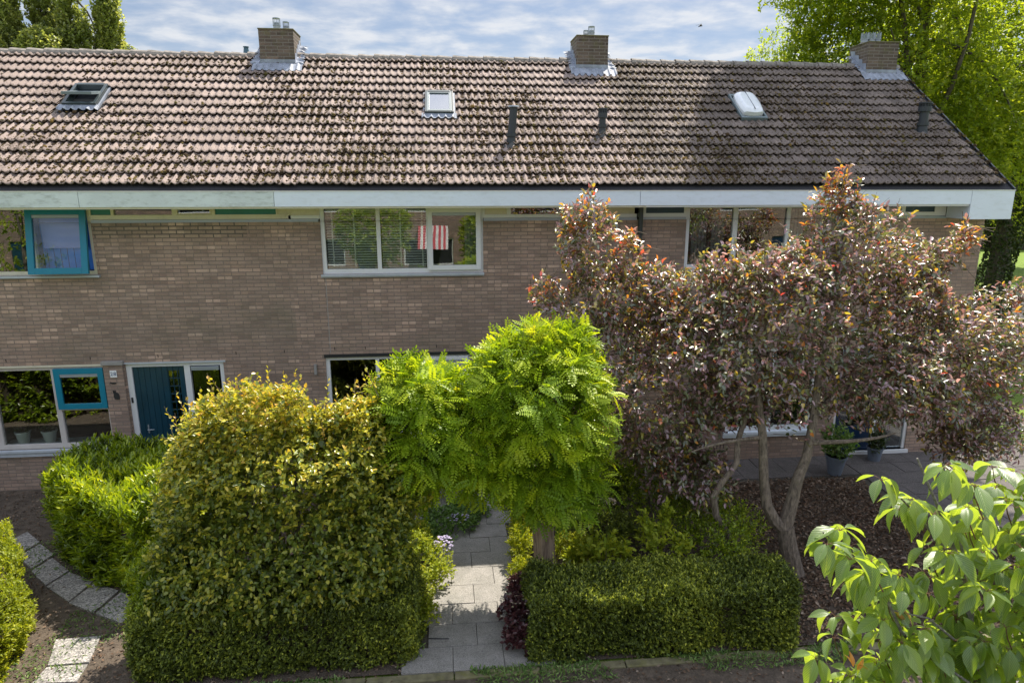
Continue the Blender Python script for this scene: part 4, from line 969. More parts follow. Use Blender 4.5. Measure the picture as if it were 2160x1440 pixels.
for i in range(10): m.box(.36 + i * .028, .36 + i * .028 + .024, .14 + .015 * (i % 2), .146 + .015 * (i % 2), 3.98, 5.0)
m.build('curtain', M['curtain'], fr)
m = MB(); m.box(-2.70, -2.17, .01, .10, 4.865, 4.925); m.box(-2.70, -2.17, .01, .10, 5.045, 5.062); m.build('panel_frame', M['white'], hC)
m = MB(); m.box(.69, 3.51, .01, .10, 4.865, 4.925); m.box(.69, 3.51, .01, .10, 5.045, 5.062)
for xa, xb in ((.69, .72), (1.12, 1.19), (2.3, 2.37)): m.box(xa, xb, .01, .10, 4.925, 5.045)
sf = m.build('window_strip', M['white'], hC)
for xa, xb in ((-2.70, -2.175), (.72, 1.12), (2.37, 3.47)):
    m = MB(); m.box(xa, xb, .03, .06, 4.925, 5.045); m.build('cream_panel', M['cream'], sf)
m = MB(); m.box(1.19, 2.3, .05, .056, 4.925, 5.045); m.build('pane', M['glass'], sf)
bars('lead_strip', hC, 'greyvent', [(-2.70, -2.19, -.012, .09, 4.822, 4.862), (-2.70, -2.19, -.03, .0, 4.815, 4.828)])
bars('lead_strip', hC, 'greyvent', [(.70, 3.51, -.012, .09, 4.822, 4.862), (.70, 3.51, -.03, .0, 4.815, 4.828)])
weep(hC, [(-2.05, 2.5), (-1.5, 2.5), (-.2, 2.5), (1.6, 2.5)])
bars('expansion_joint', hC, 'concrete', [(-2.135, -2.123, -.003, .004, 2.45, 3.83)])
bars('lintel_strip', hC, 'dark', [(-2.25, .44, -.02, .03, 2.362, 2.42)])
fr = win(hC, -2.23, .42, .80, 2.36, [(-2.16, -1.33, .88, 2.30), (-1.265, -.45, .88, 2.30), (-.385, .35, .88, 1.7), (-.385, .35, 1.77, 2.30)], mat='white')
sash(fr, -.42, .385, 1.74, 2.33, .07, .028, .045, 'white')
bars('window_sill', hC, 'sill', [(-2.27, .46, -.07, .03, .745, .80)], .004)
m = MB()
for b_ in [(1.15, 1.22, .03, .11, 0, 2.33), (2.10, 2.17, .03, .11, 0, 2.33), (2.68, 2.75, .03, .11, 0, 2.33), (1.22, 2.10, .03, .11, 2.27, 2.33), (2.17, 2.68, .03, .11, 2.27, 2.33)]: m.box(*b_)
df = m.build('door_frame', M['white'], hC)
m = MB(); m.box(1.22, 2.10, .055, .095, .03, .9); m.box(1.22, 1.34, .055, .095, .9, 2.26); m.box(1.98, 2.10, .055, .095, .9, 2.26); m.box(1.34, 1.98, .055, .095, 2.14, 2.26); dr = m.build('front_door', M['navy'], hC)
m = MB(); m.box(1.34, 1.98, .07, .076, .9, 2.14); m.build('pane', M['glass'], dr)
m = MB(); m.box(2.17, 2.68, .06, .066, .05, 2.27); m.build('side_light', M['glass'], df)
roof_window(hC, -.32, .225, 2.33, 3.13, False)
roof_pipe(hC, 1.25, .57, 6.82, .072, 'disc', lean=(.05, .01))
roof_pipe(hC, 3.01, .85, 6.83, .062, 'box')

# ================================================================== RIGHT END HOUSE
EX0, EX1 = 3.51, 10.395
holes = [(4.45, 7.3, 3.9, 4.82), (5.5, 7.32, .55, 2.33), (7.78, 9.42, .1, 2.33)]
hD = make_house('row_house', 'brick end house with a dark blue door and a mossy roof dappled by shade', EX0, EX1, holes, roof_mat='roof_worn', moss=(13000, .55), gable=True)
fascia_piece(hD, 3.39, 9.57)
m = MB(); m.box(9.574, 10.41, -.575, -.55, 4.825, 5.338); m.box(10.385, 10.41, -.55, 0.6, 4.825, 5.338); m.box(9.57, 9.60, -.55, -.003, 4.825, 5.10); m.box(9.6, 10.385, -.55, -.003, 4.825, 4.85)
o = m.build('end_box', M['fascia'], hD); m = MB(); m.box(9.57, 10.42, -.582, -.545, 5.338, 5.352); m.box(10.40, 10.42, -.545, 0.6, 5.338, 5.352); m.build('edge_strip', M['edge'], o)
m = MB()     # verge: sloping edge board under the tiles
for (sa, sb) in ((0.0, SLEN),):
    m.add([RP(10.40, sa, -.12), RP(10.43, sa, -.12), RP(10.43, sa, .03), RP(10.40, sa, .03), RP(10.40, sb, -.12), RP(10.43, sb, -.12), RP(10.43, sb, .03), RP(10.40, sb, .03)], [(0, 1, 2, 3), (4, 7, 6, 5), (0, 4, 5, 1), (1, 5, 6, 2), (2, 6, 7, 3), (3, 7, 4, 0)])
m.build('verge_board', M['pipe'], hD)
ridge_tiles(hD, EX0, 10.40, [(9.42, 10.2)])
chimney(hD, 9.43, 10.14, [(9.50, 3.20, .075, .23, 'comb'), (9.66, 3.20, .075, .24, 'comb'), (9.82, 3.24, .075, .25, 'comb')], True)
room(hD, 3.6, 10.3, .1, 2.5); room(hD, 3.6, 10.3, 2.9, 5.05)
fr = win(hD, 4.45, 7.3, 3.9, 5.06, [(4.52, 5.36, 3.98, 5.02), (5.45, 6.4, 3.98, 5.02), (6.47, 7.23, 3.98, 5.02)], mat='white')
for k, (xa, cnt) in enumerate(((4.62, 9), (5.0, 8), (6.5, 10))):
    m = MB()
    for i in range(cnt): m.box(xa + i * .032, xa + i * .032 + .028, .15 + .016 * (i % 2), .156 + .016 * (i % 2), 3.96, 5.02)
    m.build('curtain', M['curtain'], fr)
bars('window_sill', hD, 'sill', [(4.42, 7.33, -.055, .03, 3.86, 3.898)])
m = MB(); m.box(3.55, 4.45, .01, .10, 4.865, 4.935); m.box(3.55, 4.45, .01, .10, 5.045, 5.062); m.box(3.60, 3.68, .01, .10, 4.935, 5.045); m.box(4.40, 4.45, .01, .10, 4.935, 5.045); m.build('panel_frame', M['white'], hD)
m = MB(); m.box(7.3, 9.57, .01, .10, 4.865, 4.935); m.box(7.3, 9.57, .01, .10, 5.045, 5.062)
for xa, xb in ((7.3, 7.5), (8.66, 8.74), (9.34, 9.57)): m.box(xa, xb, .01, .10, 4.935, 5.045)
sf = m.build('window_strip', M['white'], hD)
for xa, xb in ((3.68, 4.40), (8.74, 9.34)):
    m = MB(); m.box(xa, xb, .03, .06, 4.935, 5.045); m.build('dark_blue_panel', M['bluegrey_panel'], sf)
m = MB(); m.box(7.5, 8.66, .05, .056, 4.935, 5.045); m.build('pane', M['glass'], sf)
bars('lead_strip', hD, 'greyvent', [(3.60, 4.43, -.012, .09, 4.822, 4.862)])
bars('lead_strip', hD, 'greyvent', [(7.32, 9.56, -.012, .09, 4.822, 4.862), (7.32, 9.56, -.03, .0, 4.815, 4.828)])
fr = win(hD, 5.5, 7.32, .62, 2.33, [(5.57, 6.38, .70, 2.27), (6.45, 7.25, .70, 2.27)], mat='white')
bars('window_sill', hD, 'fascia', [(5.46, 7.36, -.07, .03, .565, .618), (5.46, 7.36, -.045, .0, .50, .56)], .004)
m = MB()
for b_ in [(7.78, 7.84, .03, .11, .1, 2.33), (8.66, 8.72, .03, .11, .1, 2.33), (9.36, 9.42, .03, .11, .1, 2.33), (7.84, 8.66, .03, .11, 2.27, 2.33), (8.72, 9.36, .03, .11, 2.27, 2.33), (7.76, 9.46, -.05, .11, .03, .1)]: m.box(*b_)
df = m.build('door_frame', M['white'], hD)
m = MB(); m.box(7.84, 8.66, .055, .095, .105, .62); m.box(7.84, 7.94, .055, .095, .62, 2.26); m.box(8.54, 8.66, .055, .095, .62, 2.26); m.box(7.94, 8.54, .055, .095, 2.14, 2.26); m.box(7.84, 8.66, .048, .055, .30, .315); dr = m.build('front_door', M['navy'], hD)
m = MB(); m.box(7.94, 8.54, .07, .076, .62, 2.14); m.build('pane', M['glass'], dr)
m = MB(); m.tube([(7.90, .05, 1.05), (7.90, .0, 1.05), (8.0, .0, 1.05)], .010, 8); m.build('handle', M['steel'], dr)
m = MB(); m.box(8.72, 9.36, .06, .066, .12, 2.27); m.build('side_light', M['glass'], df)
for i in range(4):
    m = MB(); m.box(5.28 + i * .07, 5.28 + i * .07 + .014, -.003, .004, .27, .37); m.build('air_slot', M['black'], hD)
for i in range(3):
    m = MB(); m.box(-7.45 + i * .10, -7.45 + i * .10 + .014, -.003, .004, .28, .37); m.build('air_slot', M['black'], hB)
m = MB()     # milky dome roof light
n = 14; V = []; F = []; xc, sc_ = 6.19, 2.74; hx, hs = .235, .40
for i in range(n + 1):
    for j in range(n + 1):
        u, v = i / n * 2 - 1, j / n * 2 - 1
        sq = 0.55; uu = u * sqrt(1 - sq * v * v / 2); vv = v * sqrt(1 - sq * u * u / 2)
        V.append(RP(xc + uu * hx, sc_ + vv * hs, .175 + .055 * (1 - u ** 6) * (1 - v ** 6) ** .7 - .03 * abs(u) ** 8))
m.add(V, [(i * (n + 1) + j, i * (n + 1) + j + 1, (i + 1) * (n + 1) + j + 1, (i + 1) * (n + 1) + j) for i in range(n) for j in range(n)])
ring = [V[i * (n + 1)] for i in range(n + 1)] + [V[n * (n + 1) + j] for j in range(1, n + 1)] + [V[i * (n + 1) + n] for i in range(n - 1, -1, -1)] + [V[j] for j in range(n - 1, 0, -1)]
dn = np.array([0, -SA, CA]) * -.09
m.add(list(ring) + [np.array(p) + dn for p in ring], [(i, (i + 1) % len(ring), len(ring) + (i + 1) % len(ring), len(ring) + i) for i in range(len(ring))])
dome = m.build('roof_dome', M['dome'], hD, smooth=True)
m = MB()
for (xa, xb, sa, sb) in ((5.92, 5.955, 2.27, 3.20), (6.425, 6.46, 2.27, 3.20), (5.955, 6.425, 2.27, 2.33), (5.955, 6.425, 3.14, 3.20)):
    v = [RP(xx, ss, hh) for hh in (.0, .10) for xx, ss in ((xa, sa), (xb, sa), (xb, sb), (xa, sb))]; m.add(v, [(0, 3, 2, 1), (4, 5, 6, 7), (0, 1, 5, 4), (1, 2, 6, 5), (2, 3, 7, 6), (3, 0, 4, 7)])
m.build('kerb_frame', M['rwsash'], dome)
m = MB(); m.add([RP(xc - .004, sc_ - .36, .222), RP(xc + .004, sc_ - .36, .222), RP(xc + .004, sc_ + .36, .222), RP(xc - .004, sc_ + .36, .222), RP(xc - .004, sc_ - .36, .234), RP(xc + .004, sc_ - .36, .234), RP(xc + .004, sc_ + .36, .234), RP(xc - .004, sc_ + .36, .234)], [(0, 3, 2, 1), (4, 5, 6, 7), (0, 1, 5, 4), (1, 2, 6, 5), (2, 3, 7, 6), (3, 0, 4, 7)]); m.build('seam', M['pipe'], dome)
roof_pipe(hD, 9.56, .98, 7.02, .085, 'box', mat='pipe')

# ------------------------------------------------------------------ small things on the wall
m = MB(); m.tube([(3.56, -.075, 5.05), (3.56, -.075, 2.4), (3.56, -.075, .02)], .042, 14, rough=0)
dp = thing('downpipe', 'dark grey downpipe between the middle and the right house', 'downpipe', (3.56, -.075, 0)); m.build('pipe', M['pipe'], dp)
for z in (4.55, 3.1, 1.5):
    m = MB(); m.tube([(3.56, -.075, z), (3.56, -.075, z + .03)], .050, 14); m.box(3.55, 3.57, -.03, .0, z, z + .03); m.build('bracket', M['dark'], dp)
sg = thing('house_number_sign', 'white enamel plate with the house number 28 on the brick pillar', 'sign', (-5.925, -.05, 2.17))
m = MB(); m.box(-5.982, -5.868, -.058, -.047, 2.105, 2.235); m.build('plate', M['signwhite'], sg, bevel=.003)
def digits(txt, loc, size, mat, parent):
    for i, ch in enumerate(txt):
        cu = bpy.data.curves.new('digit', 'FONT'); cu.body = ch; cu.size = size; cu.extrude = .0012; cu.align_x = 'CENTER'; cu.align_y = 'CENTER'
        t_ = bpy.data.objects.new('digit_text', cu); COL.objects.link(t_); bpy.context.view_layer.update()
        me = bpy.data.meshes.new_from_object(t_.evaluated_get(bpy.context.evaluated_depsgraph_get())); bpy.data.objects.remove(t_)
        o = bpy.data.objects.new('digit', me); COL.objects.link(o); me.materials.clear(); me.materials.append(mat)
        w = world_loc(parent); o.parent = parent; o.location = (loc[0] + (i - (len(txt) - 1) / 2) * size * .56 - w[0], loc[1] - w[1], loc[2] - w[2]); o.rotation_euler = (R(90), 0, 0)
digits('28', (-5.925, -.0595, 2.17), .095, M['signblue'], sg)
m = MB(); m.box(-5.99, -5.90, -.058, -.047, 1.995, 2.012); m.box(-5.975, -5.915, -.058, -.047, 1.985, 1.995); m.box(-6.0, -5.985, -.058, -.047, 2.0, 2.02)
solo(m, 'wall_ornament', M['dark'], 'small flat black ornament right below the number plate', 'ornament', (-5.94, -.047, 2.0), 'dark ornaments on the brick pillar')
m = MB(); n = 16
m.add([(x, y, z) for y in (-.062, -.048) for x, z in [(-5.955, 1.70), (-5.875, 1.70), (-5.872, 1.77), (-5.895, 1.815), (-5.925, 1.83), (-5.925, 1.855), (-5.940, 1.872), (-5.945, 1.856), (-5.962, 1.856), (-5.968, 1.872), (-5.975, 1.85), (-5.972, 1.825), (-5.962, 1.81), (-5.968, 1.76)]],
      [tuple(range(14)), tuple(range(27, 13, -1))] + [(i, (i + 1) % 14, 14 + (i + 1) % 14, 14 + i) for i in range(14)])
solo(m, 'wall_ornament', M['dark'], 'black sitting cat silhouette fixed low on the brick pillar', 'ornament', (-5.93, -.048, 1.77), 'dark ornaments on the brick pillar')
m = MB(); m.box(-5.712, -5.682, .012, .03, 1.60, 1.70); m.box(-5.706, -5.688, .006, .012, 1.64, 1.67)
solo(m, 'doorbell', M['dark'], 'narrow black doorbell on the left door jamb', 'doorbell', (-5.7, .03, 1.65), bevel=.003)
wl = thing('wall_lamp', 'slim dark wall lamp beside the middle house window', 'lamp', (-2.41, 0, 2.16))
m = MB(); m.box(-2.43, -2.39, -.02, .0, 2.08, 2.24); m.build('bracket', M['dark'], wl); m = MB(); m.tube([(-2.41, -.05, 2.06), (-2.41, -.05, 2.25)], .028, 12); m.build('lamp_body', M['concrete'], wl)

# ------------------------------------------------------------------ pots
def pot(name, label, x, y, z, r0, r1, h, mat, grp=None, lf='lf_ivy', n=60, ll=.10, lw=.03, sp=.16, hh=.25, up=1.2):
    t = thing(name, label, 'potted plant', (x, y, z), grp); m = MB()
    m.tube([(x, y, z), (x, y, z + h * .86), (x, y, z + h * .87), (x, y, z + h), (x, y, z + h), (x, y, z + h * .85)], [r0, r0 + (r1 - r0) * .86, r1 * 1.04, r1 * 1.06, r1 * .92, r1 * .85], 20)
    m.build('pot', M[mat], t, smooth=False); m = MB(); m.tube([(x, y, z + h * .8), (x, y, z + h * .9)], r1 * .9, 16); m.build('soil', M['soilpot'], t)
    tp, o = canopy([(x, y, z + h + hh * .5, sp, sp, hh * .6)], n, (.3, 1), .2, 8, 5)
    P, A, NN, T, ID, d = shoots(tp, o, .12, 4, up, .4, .3, .9)
    leaves('foliage', T_OVAL, P, A, NN, ll, lw, rng.random(len(P)), M[lf], t)
    m = MB()
    for i in range(6): a = rng.uniform(0, 6.28); m.tube([(x, y, z + h * .85), (x + cos(a) * sp * .4, y + sin(a) * sp * .4, z + h + hh * .6)], .006, 5)
    m.build('stems', M['twigb'], t); return t
pot('potted_plant', 'leafy plant in a pale pot on the window board, left one of the two', -7.76, .20, .83, .085, .125, .24, 'pot_white', 'pale pots on the ground floor window board', n=40)
pot('potted_plant', 'leafy plant in a pale pot on the window board, next to the mullion', -7.31, .21, .83, .085, .125, .24, 'pot_white', 'pale pots on the ground floor window board', n=40)
pot('potted_plant', 'leafy shrub in a tapered blue grey pot at the front edge of the patio', 7.38, -.85, .02, .12, .19, .38, 'pot_grey', n=150, sp=.30, hh=.55, lf='lf_cover', ll=.09, lw=.05)
pot('potted_plant', 'small round shrub in a grey pot right in front of the dark blue door', 8.55, -.30, .02, .11, .15, .28, 'pot_grey', n=90, sp=.2, hh=.40, lf='lf_ivy', ll=.07, lw=.045)

# ------------------------------------------------------------------ trees and shrubs
def curve_pts(a, b, n=6, sag=0.0, wob=.05):
    a, b = np.array(a, float), np.array(b, float); L = np.linalg.norm(b - a); off = rng.normal(size=3) * wob * L
    return [a + (b - a) * t + off * sin(t * pi) - np.array([0, 0, sag * L]) * sin(t * pi) for t in np.linspace(0, 1, n)]
def limb(m, pts, r0, r1, seg=8):
    n = len(pts); m.tube(pts, [r0 + (r1 - r0) * (i / (n - 1)) ** .8 for i in range(n)], seg, rough=.12)

# --- robinia with a two-lobed crown
rob = thing('robinia_tree', 'bright green round-headed tree with feathery leaves beside the flagstone path', 'tree', (1.26, -4.1, 0))
m = MB(); limb(m, [(1.27, -4.1, -.05), (1.26, -4.1, .25), (1.24, -4.11, .7), (1.20, -4.15, 1.2), (1.18, -4.18, 1.6)], .17, .13, 16)
for b_ in [(.1, -4.2, 2.6), (.6, -3.9, 3.0), (1.2, -4.1, 3.2), (1.7, -4.0, 2.7), (.9, -4.6, 2.6), (-.4, -4.3, 2.3), (1.5, -3.8, 3.0)]: limb(m, curve_pts((1.18, -4.18, 1.5), b_, 6, -.08), .06, .015, 6)
m.build('trunk', M['barkrob'], rob)
RE = [(1.17, -4.20, 2.75, 0.87, 0.81, 1.11), (1.29, -4.25, 1.96, 0.75, 0.66, 0.80), (-0.26, -4.28, 2.56, 0.80, 0.71, 0.92), (0.47, -4.20, 2.22, 0.75, 0.71, 0.68), (1.41, -4.10, 3.31, 0.61, 0.57, 0.66), (-0.50, -4.20, 3.12, 0.36, 0.38, 0.41), (0.66, -4.20, 3.11, 0.52, 0.52, 0.68)]
tp, o = canopy(RE, 1150, (.62, 1.06), .20, 3.4, 11)
P, A, NN, T, ID, d = shoots(tp, o, .30, 6, .25, .45, .42, 1.0, flat=.9)
lum = np.clip(.5 + .5 * lumps(P, 1, 4, 31), 0, 1); hr = np.clip((P[:, 2] - 1.6) / 2.0, 0, 1); nl = len(P)  # hr puts the sunlit crown top into the leaf colour, yellower with height
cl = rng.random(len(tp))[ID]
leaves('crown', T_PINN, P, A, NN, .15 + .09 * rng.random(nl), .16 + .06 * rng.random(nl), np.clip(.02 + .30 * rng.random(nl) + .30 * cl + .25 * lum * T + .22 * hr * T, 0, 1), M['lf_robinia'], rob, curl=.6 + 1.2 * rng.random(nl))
tp2, o2 = canopy(RE, 900, (.15, .6), .1, 3, 12)
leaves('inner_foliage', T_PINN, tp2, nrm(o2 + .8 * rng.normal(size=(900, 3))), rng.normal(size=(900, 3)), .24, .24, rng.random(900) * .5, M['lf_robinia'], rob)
# loose sprays standing out of the crown; they throw the leaf shadows on the path
tp, o = canopy([(-.75, -4.2, 3.05, .25, .25, .25), (1.15, -4.2, 3.75, .35, .3, .2), (1.75, -4.3, 3.2, .25, .25, .3), (.1, -4.3, 3.1, .4, .3, .2)], 70, (.3, 1.1), .2, 3, 13, hide=.1)
P, A, NN, T, ID, d = shoots(tp, o, .34, 6, .7, .4, .3, 1.0)
leaves('outer_sprays', T_PINN, P, A, NN, .20, .18, .3 + .7 * rng.random(len(P)), M['lf_robinia'], rob); twig_mesh('twigs', tp, d, .42, .005, M['twigb'], rob)

# --- hornbeam mass above the left clipped hedge
hb = thing('hornbeam_bush', 'big untrimmed yellow green bush rising out of the left clipped hedge', 'bush', (-2.1, -4.55, 0))
HE = [(-1.95, -4.6, 1.85, 1.30, .80, 1.22), (-1.15, -4.6, 2.15, .68, .68, .85), (-2.55, -4.65, 1.75, .85, .72, 1.2), (-1.05, -4.65, 1.35, .62, .66, .90), (-2.15, -4.55, 2.75, .62, .55, .52), (-2.85, -4.6, 2.2, .5, .5, .6), (-2.62, -4.65, 2.72, .42, .45, .42), (-1.0, -4.6, 2.62, .42, .45, .42), (-2.0, -5.02, 1.25, 1.35, .40, .62), (-3.0, -4.95, 1.25, .5, .4, .55)]
tp, o = canopy(HE, 6000, (.60, 1.08), .22, 4.0, 21, bottom=-.85)
P, A, NN, T, ID, d = shoots(tp, o, .19, 7, .35, .55, .2, .95)
hrel = np.clip((P[:, 2] - 1.6) / 1.8, 0, 1)  # sunlight on the upper bush put into the leaf colour: brighter yellow upwards
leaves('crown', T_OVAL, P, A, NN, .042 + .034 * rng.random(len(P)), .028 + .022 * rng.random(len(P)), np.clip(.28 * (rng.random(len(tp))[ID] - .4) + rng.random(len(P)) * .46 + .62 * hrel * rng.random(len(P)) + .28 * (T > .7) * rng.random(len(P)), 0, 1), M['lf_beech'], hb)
# long loose shoots standing proud of the crown
tp, o = canopy([(-2.1, -4.5, 2.5, 1.35, .6, .85)], 60, (.92, 1.0), .06, 4, 22, bottom=.25); tp[:, 2] += .05 + .20 * rng.random(60) ** 2
P, A, NN, T, ID, d = shoots(tp, o, .34, 6, 1.2, .35, .1, .8)
leaves('loose_leaves', T_OVAL, P, A, NN, .055, .036, np.clip(.55 + .45 * rng.random(len(P)), 0, 1), M['lf_beech'], hb); twig_mesh('twigs', tp, d, .50, .006, M['twigb'], hb)
tp, o = canopy([(-.95, -4.3, 2.3, .35, .4, .95)], 26, (.9, 1.1), .1, 4, 23, bottom=.3)
P, A, NN, T, ID, d = shoots(tp, o, .36, 6, 1.0, .35, .1, .8); leaves('loose_leaves', T_OVAL, P, A, NN, .055, .036, .5 + .5 * rng.random(len(P)), M['lf_beech'], hb); twig_mesh('twigs', tp, d, .50, .006, M['twigb'], hb)
m = MB()
for b_ in [(-3.0, -4.5, 2.4), (-2.4, -4.5, 2.9), (-1.9, -4.4, 2.8), (-1.3, -4.5, 2.7), (-1.0, -4.6, 2.0)]: limb(m, curve_pts((-2.1, -4.55, .0), b_, 6), .05, .012, 6)
m.build('trunk', M['barkgr'], hb)
core = [(-1.95, -4.6, 1.75, 1.02, .5, 1.0), (-1.15, -4.6, 1.9, .5, .42, .8)]
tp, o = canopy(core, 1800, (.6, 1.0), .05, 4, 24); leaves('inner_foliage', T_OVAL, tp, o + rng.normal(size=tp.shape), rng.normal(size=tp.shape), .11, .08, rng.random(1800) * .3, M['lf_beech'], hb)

# --- clipped hedges
def hedge(name, label, poly, z0, z1, n, leaf, ll, lw, k, sl, tmpl=T_DIAMOND, amp=.045, seed=5, cat='hedge', up=.35, bright=.35, core=True, jit=.45, tf=None, round_=.10, spread=.8, inset=.20, depth_in=.12):
    c = np.mean(poly, 0); t = thing(name, label, cat, (c[0], c[1], 0))
    P0, O = prism_pts(poly, z0, z1, n, amp, 4.5, seed, tf, depth_in, round_)
    P, A, NN, T, ID, d = shoots(P0, O, sl, k, up, jit, .0, spread)
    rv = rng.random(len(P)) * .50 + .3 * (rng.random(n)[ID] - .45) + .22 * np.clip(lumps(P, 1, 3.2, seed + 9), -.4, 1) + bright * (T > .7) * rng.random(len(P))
    k_ = rng.choice(n, max(20, n // 90)); tp_ = P0[k_] + O[k_] * .05 + [0, 0, .05]      # a few longer shoots that escaped the shears
    P2, A2, N2, T2, ID2, d2 = shoots(tp_, O[k_], sl * 1.9, k, up + .5, jit, .0, spread)
    P, A, NN = np.concatenate([P, P2]), np.concatenate([A, A2]), np.concatenate([NN, N2]); rv = np.concatenate([rv, .35 + .65 * rng.random(len(P2))])
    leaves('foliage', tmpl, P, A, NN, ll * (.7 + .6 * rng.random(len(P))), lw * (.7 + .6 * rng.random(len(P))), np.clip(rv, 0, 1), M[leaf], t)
    # inner twiggy body with an uneven skin
    cc = np.array(c); pin = [tuple(np.array(p) - np.sign(np.array(p) - cc) * np.minimum(inset, abs(np.array(p) - cc) * .6)) for p in poly]
    m = MB(); m.prism(pin, z0, z1 - inset); m.build('branch_body', M['innertwig'], t)
    return t
hedge('clipped_hedge', 'dark clipped hedge along the kerb to the right of the garden path', [(.90, -5.47), (4.12, -5.52), (4.10, -4.72), (.95, -4.68)], .02, .86, 19000, 'lf_yew', .034, .019, 7, .085, T_OVAL, seed=41, amp=.075, bright=.5)
hedge('clipped_hedge', 'dark clipped hedge along the kerb under the big yellow green bush', [(-3.60, -5.36), (-.42, -5.38), (-.42, -4.35), (-3.60, -4.35)], .02, .90, 17000, 'lf_yew', .034, .019, 7, .085, T_OVAL, seed=42, amp=.075, bright=.5)
hedge('conifer_bush', 'fine green conifer growing at the left end of the kerb hedge', [(-3.66, -5.12), (-3.1, -5.25), (-2.9, -4.6), (-3.2, -4.2), (-3.62, -4.4)], .02, 1.30, 5200, 'lf_laurel', .05, .014, 8, .10, seed=43, cat='bush', amp=.09, round_=.3)
hedge('laurel_hedge', 'glossy bright green laurel hedge standing in front of the blue plank door', [(-5.86, -2.62), (-4.15, -3.85), (-3.5, -3.6), (-3.45, -1.2), (-4.7, -1.05), (-5.88, -1.5)], .03, 1.46, 4600, 'lf_laurel', .10, .028, 9, .21, T_LANCE, seed=44, inset=.42, amp=.11, up=.9, jit=.45, bright=.45, round_=.16, spread=.75)
hedge('yellow_green_bush', 'dense yellow green shrub cut off by the left edge, beside the slabs', [(-5.98, -3.25), (-5.05, -4.55), (-4.88, -5.75), (-7.2, -5.75), (-7.6, -3.2)], .02, 1.12, 9500, 'lf_box', .036, .022, 8, .11, T_OVAL, seed=45, cat='bush', amp=.09, up=.6, bright=.4, round_=.3)

def shrub(name, label, ells, n, leaf, ll, lw, k, sl, tmpl=T_OVAL, up=.5, droop=.1, spread=.9, amp=.15, freq=4, seed=1, bright=.3, cat='shrub', depth=(.35, 1.0), stems=5):
    e = ells[0]; t = thing(name, label, cat, (e[0], e[1], 0))
    tp, o = canopy(ells, n, depth, amp, freq, seed, bottom=-.3)
    tp[:, 2] = np.maximum(tp[:, 2], .04)
    P, A, NN, T, ID, d = shoots(tp, o, sl, k, up, .4, droop, spread); P[:, 2] = np.maximum(P[:, 2], .03)
    leaves('foliage', tmpl, P, A, NN, ll * (.7 + .6 * rng.random(len(P))), lw * (.7 + .6 * rng.random(len(P))), np.clip(rng.random(len(P)) * .7 + bright * (T > .7) * rng.random(len(P)), 0, 1), M[leaf], t)
    m = MB()
    for i in range(stems):
        ee = ells[i % len(ells)]; limb(m, curve_pts((ee[0] + rng.normal() * .05, ee[1] + rng.normal() * .05, 0), (ee[0] + rng.normal() * ee[3] * .3, ee[1] + rng.normal() * ee[4] * .3, ee[2] + ee[5] * .3), 5), .014, .005, 5)
    m.build('stems', M['twigb'], t)
    return t
def flowers(t, c, r, n, mat, size=.018, petals=5):
    tp, o = canopy([(c[0], c[1], c[2], r[0], r[1], r[2])], n, (.7, 1.05), .1, 6, 3, bottom=-.1); P = np.repeat(tp, petals, 0); a = np.tile(np.arange(petals) / petals * 6.283, n)
    A = np.column_stack([np.cos(a), np.sin(a), .25 * np.ones(len(a))]) + np.repeat(.25 * rng.normal(size=(n, 3)), petals, 0)
    leaves('flowers', T_OVAL, P, A, np.tile([0, 0, 1.0], (len(P), 1)), size, size * .8, rng.random(len(P)), M[mat], t)
s1 = shrub('dark_shrub', 'dark small-leaved shrub at the foot of the purple tree, behind the right hedge', [(3.7, -3.6, .55, .85, .75, .62), (3.1, -2.6, .75, .7, .7, .85), (3.75, -4.1, .45, .45, .45, .6), (3.4, -2.9, 1.2, .45, .45, .45)], 2600, 'lf_laurel', .042, .022, 7, .12, seed=51, bright=.4)
s1b = shrub('dark_shrub', 'dark shrub growing in the shade between the feathery tree and the house', [(2.5, -2.3, .6, .8, .7, .75), (1.8, -2.7, .5, .6, .6, .6), (3.3, -1.8, .6, .7, .6, .7), (2.4, -3.3, .35, .7, .45, .45)], 2600, 'lf_yew', .05, .026, 7, .12, seed=52)
s2 = shrub('hydrangea', 'sunlit yellow green hydrangea with a cream flower head, left one behind the hedge', [(1.95, -4.35, .68, .30, .24, .42), (2.22, -4.35, .66, .2, .2, .35), (1.8, -4.0, .4, .35, .3, .4)], 130, 'lf_lady', .085, .05, 6, .16, seed=53)
flowers(s2, (1.78, -4.35, 1.22), (.05, .05, .05), 26, 'fl_cream', .02); flowers(s2, (2.12, -4.15, 1.35), (.06, .06, .06), 30, 'fl_cream', .02)
s3 = shrub('hydrangea', 'pale leaved hydrangea with tall thin stems, right one behind the hedge', [(2.85, -4.3, .62, .42, .25, .40), (2.6, -4.2, .8, .16, .16, .55), (2.9, -4.15, .9, .12, .12, .5)], 120, 'lf_lady', .075, .042, 6, .16, seed=54)
g1 = shrub('ground_cover', 'low mound of round grey green leaves on the left of the path, in shade', [(-.05, -2.15, .10, .55, .50, .22), (-.45, -2.5, .08, .5, .45, .20), (.3, -1.75, .1, .4, .4, .2)], 900, 'lf_cover', .045, .042, 4, .08, seed=55, cat='plant', stems=0, amp=.05)
flowers(g1, (.12, -2.3, .22), (.18, .12, .08), 40, 'fl_lilac')
g2 = shrub('lady_mantle', 'yellow green flowering clump spilling onto the path from the left', [(-.52, -3.35, .30, .52, .52, .36), (-.25, -3.75, .2, .30, .32, .26), (-.62, -2.95, .3, .45, .3, .34)], 760, 'lf_lady', .036, .030, 6, .12, seed=56, cat='plant', stems=0)
flowers(g2, (-.12, -3.30, .36), (.14, .16, .12), 70, 'fl_lilac', .022)
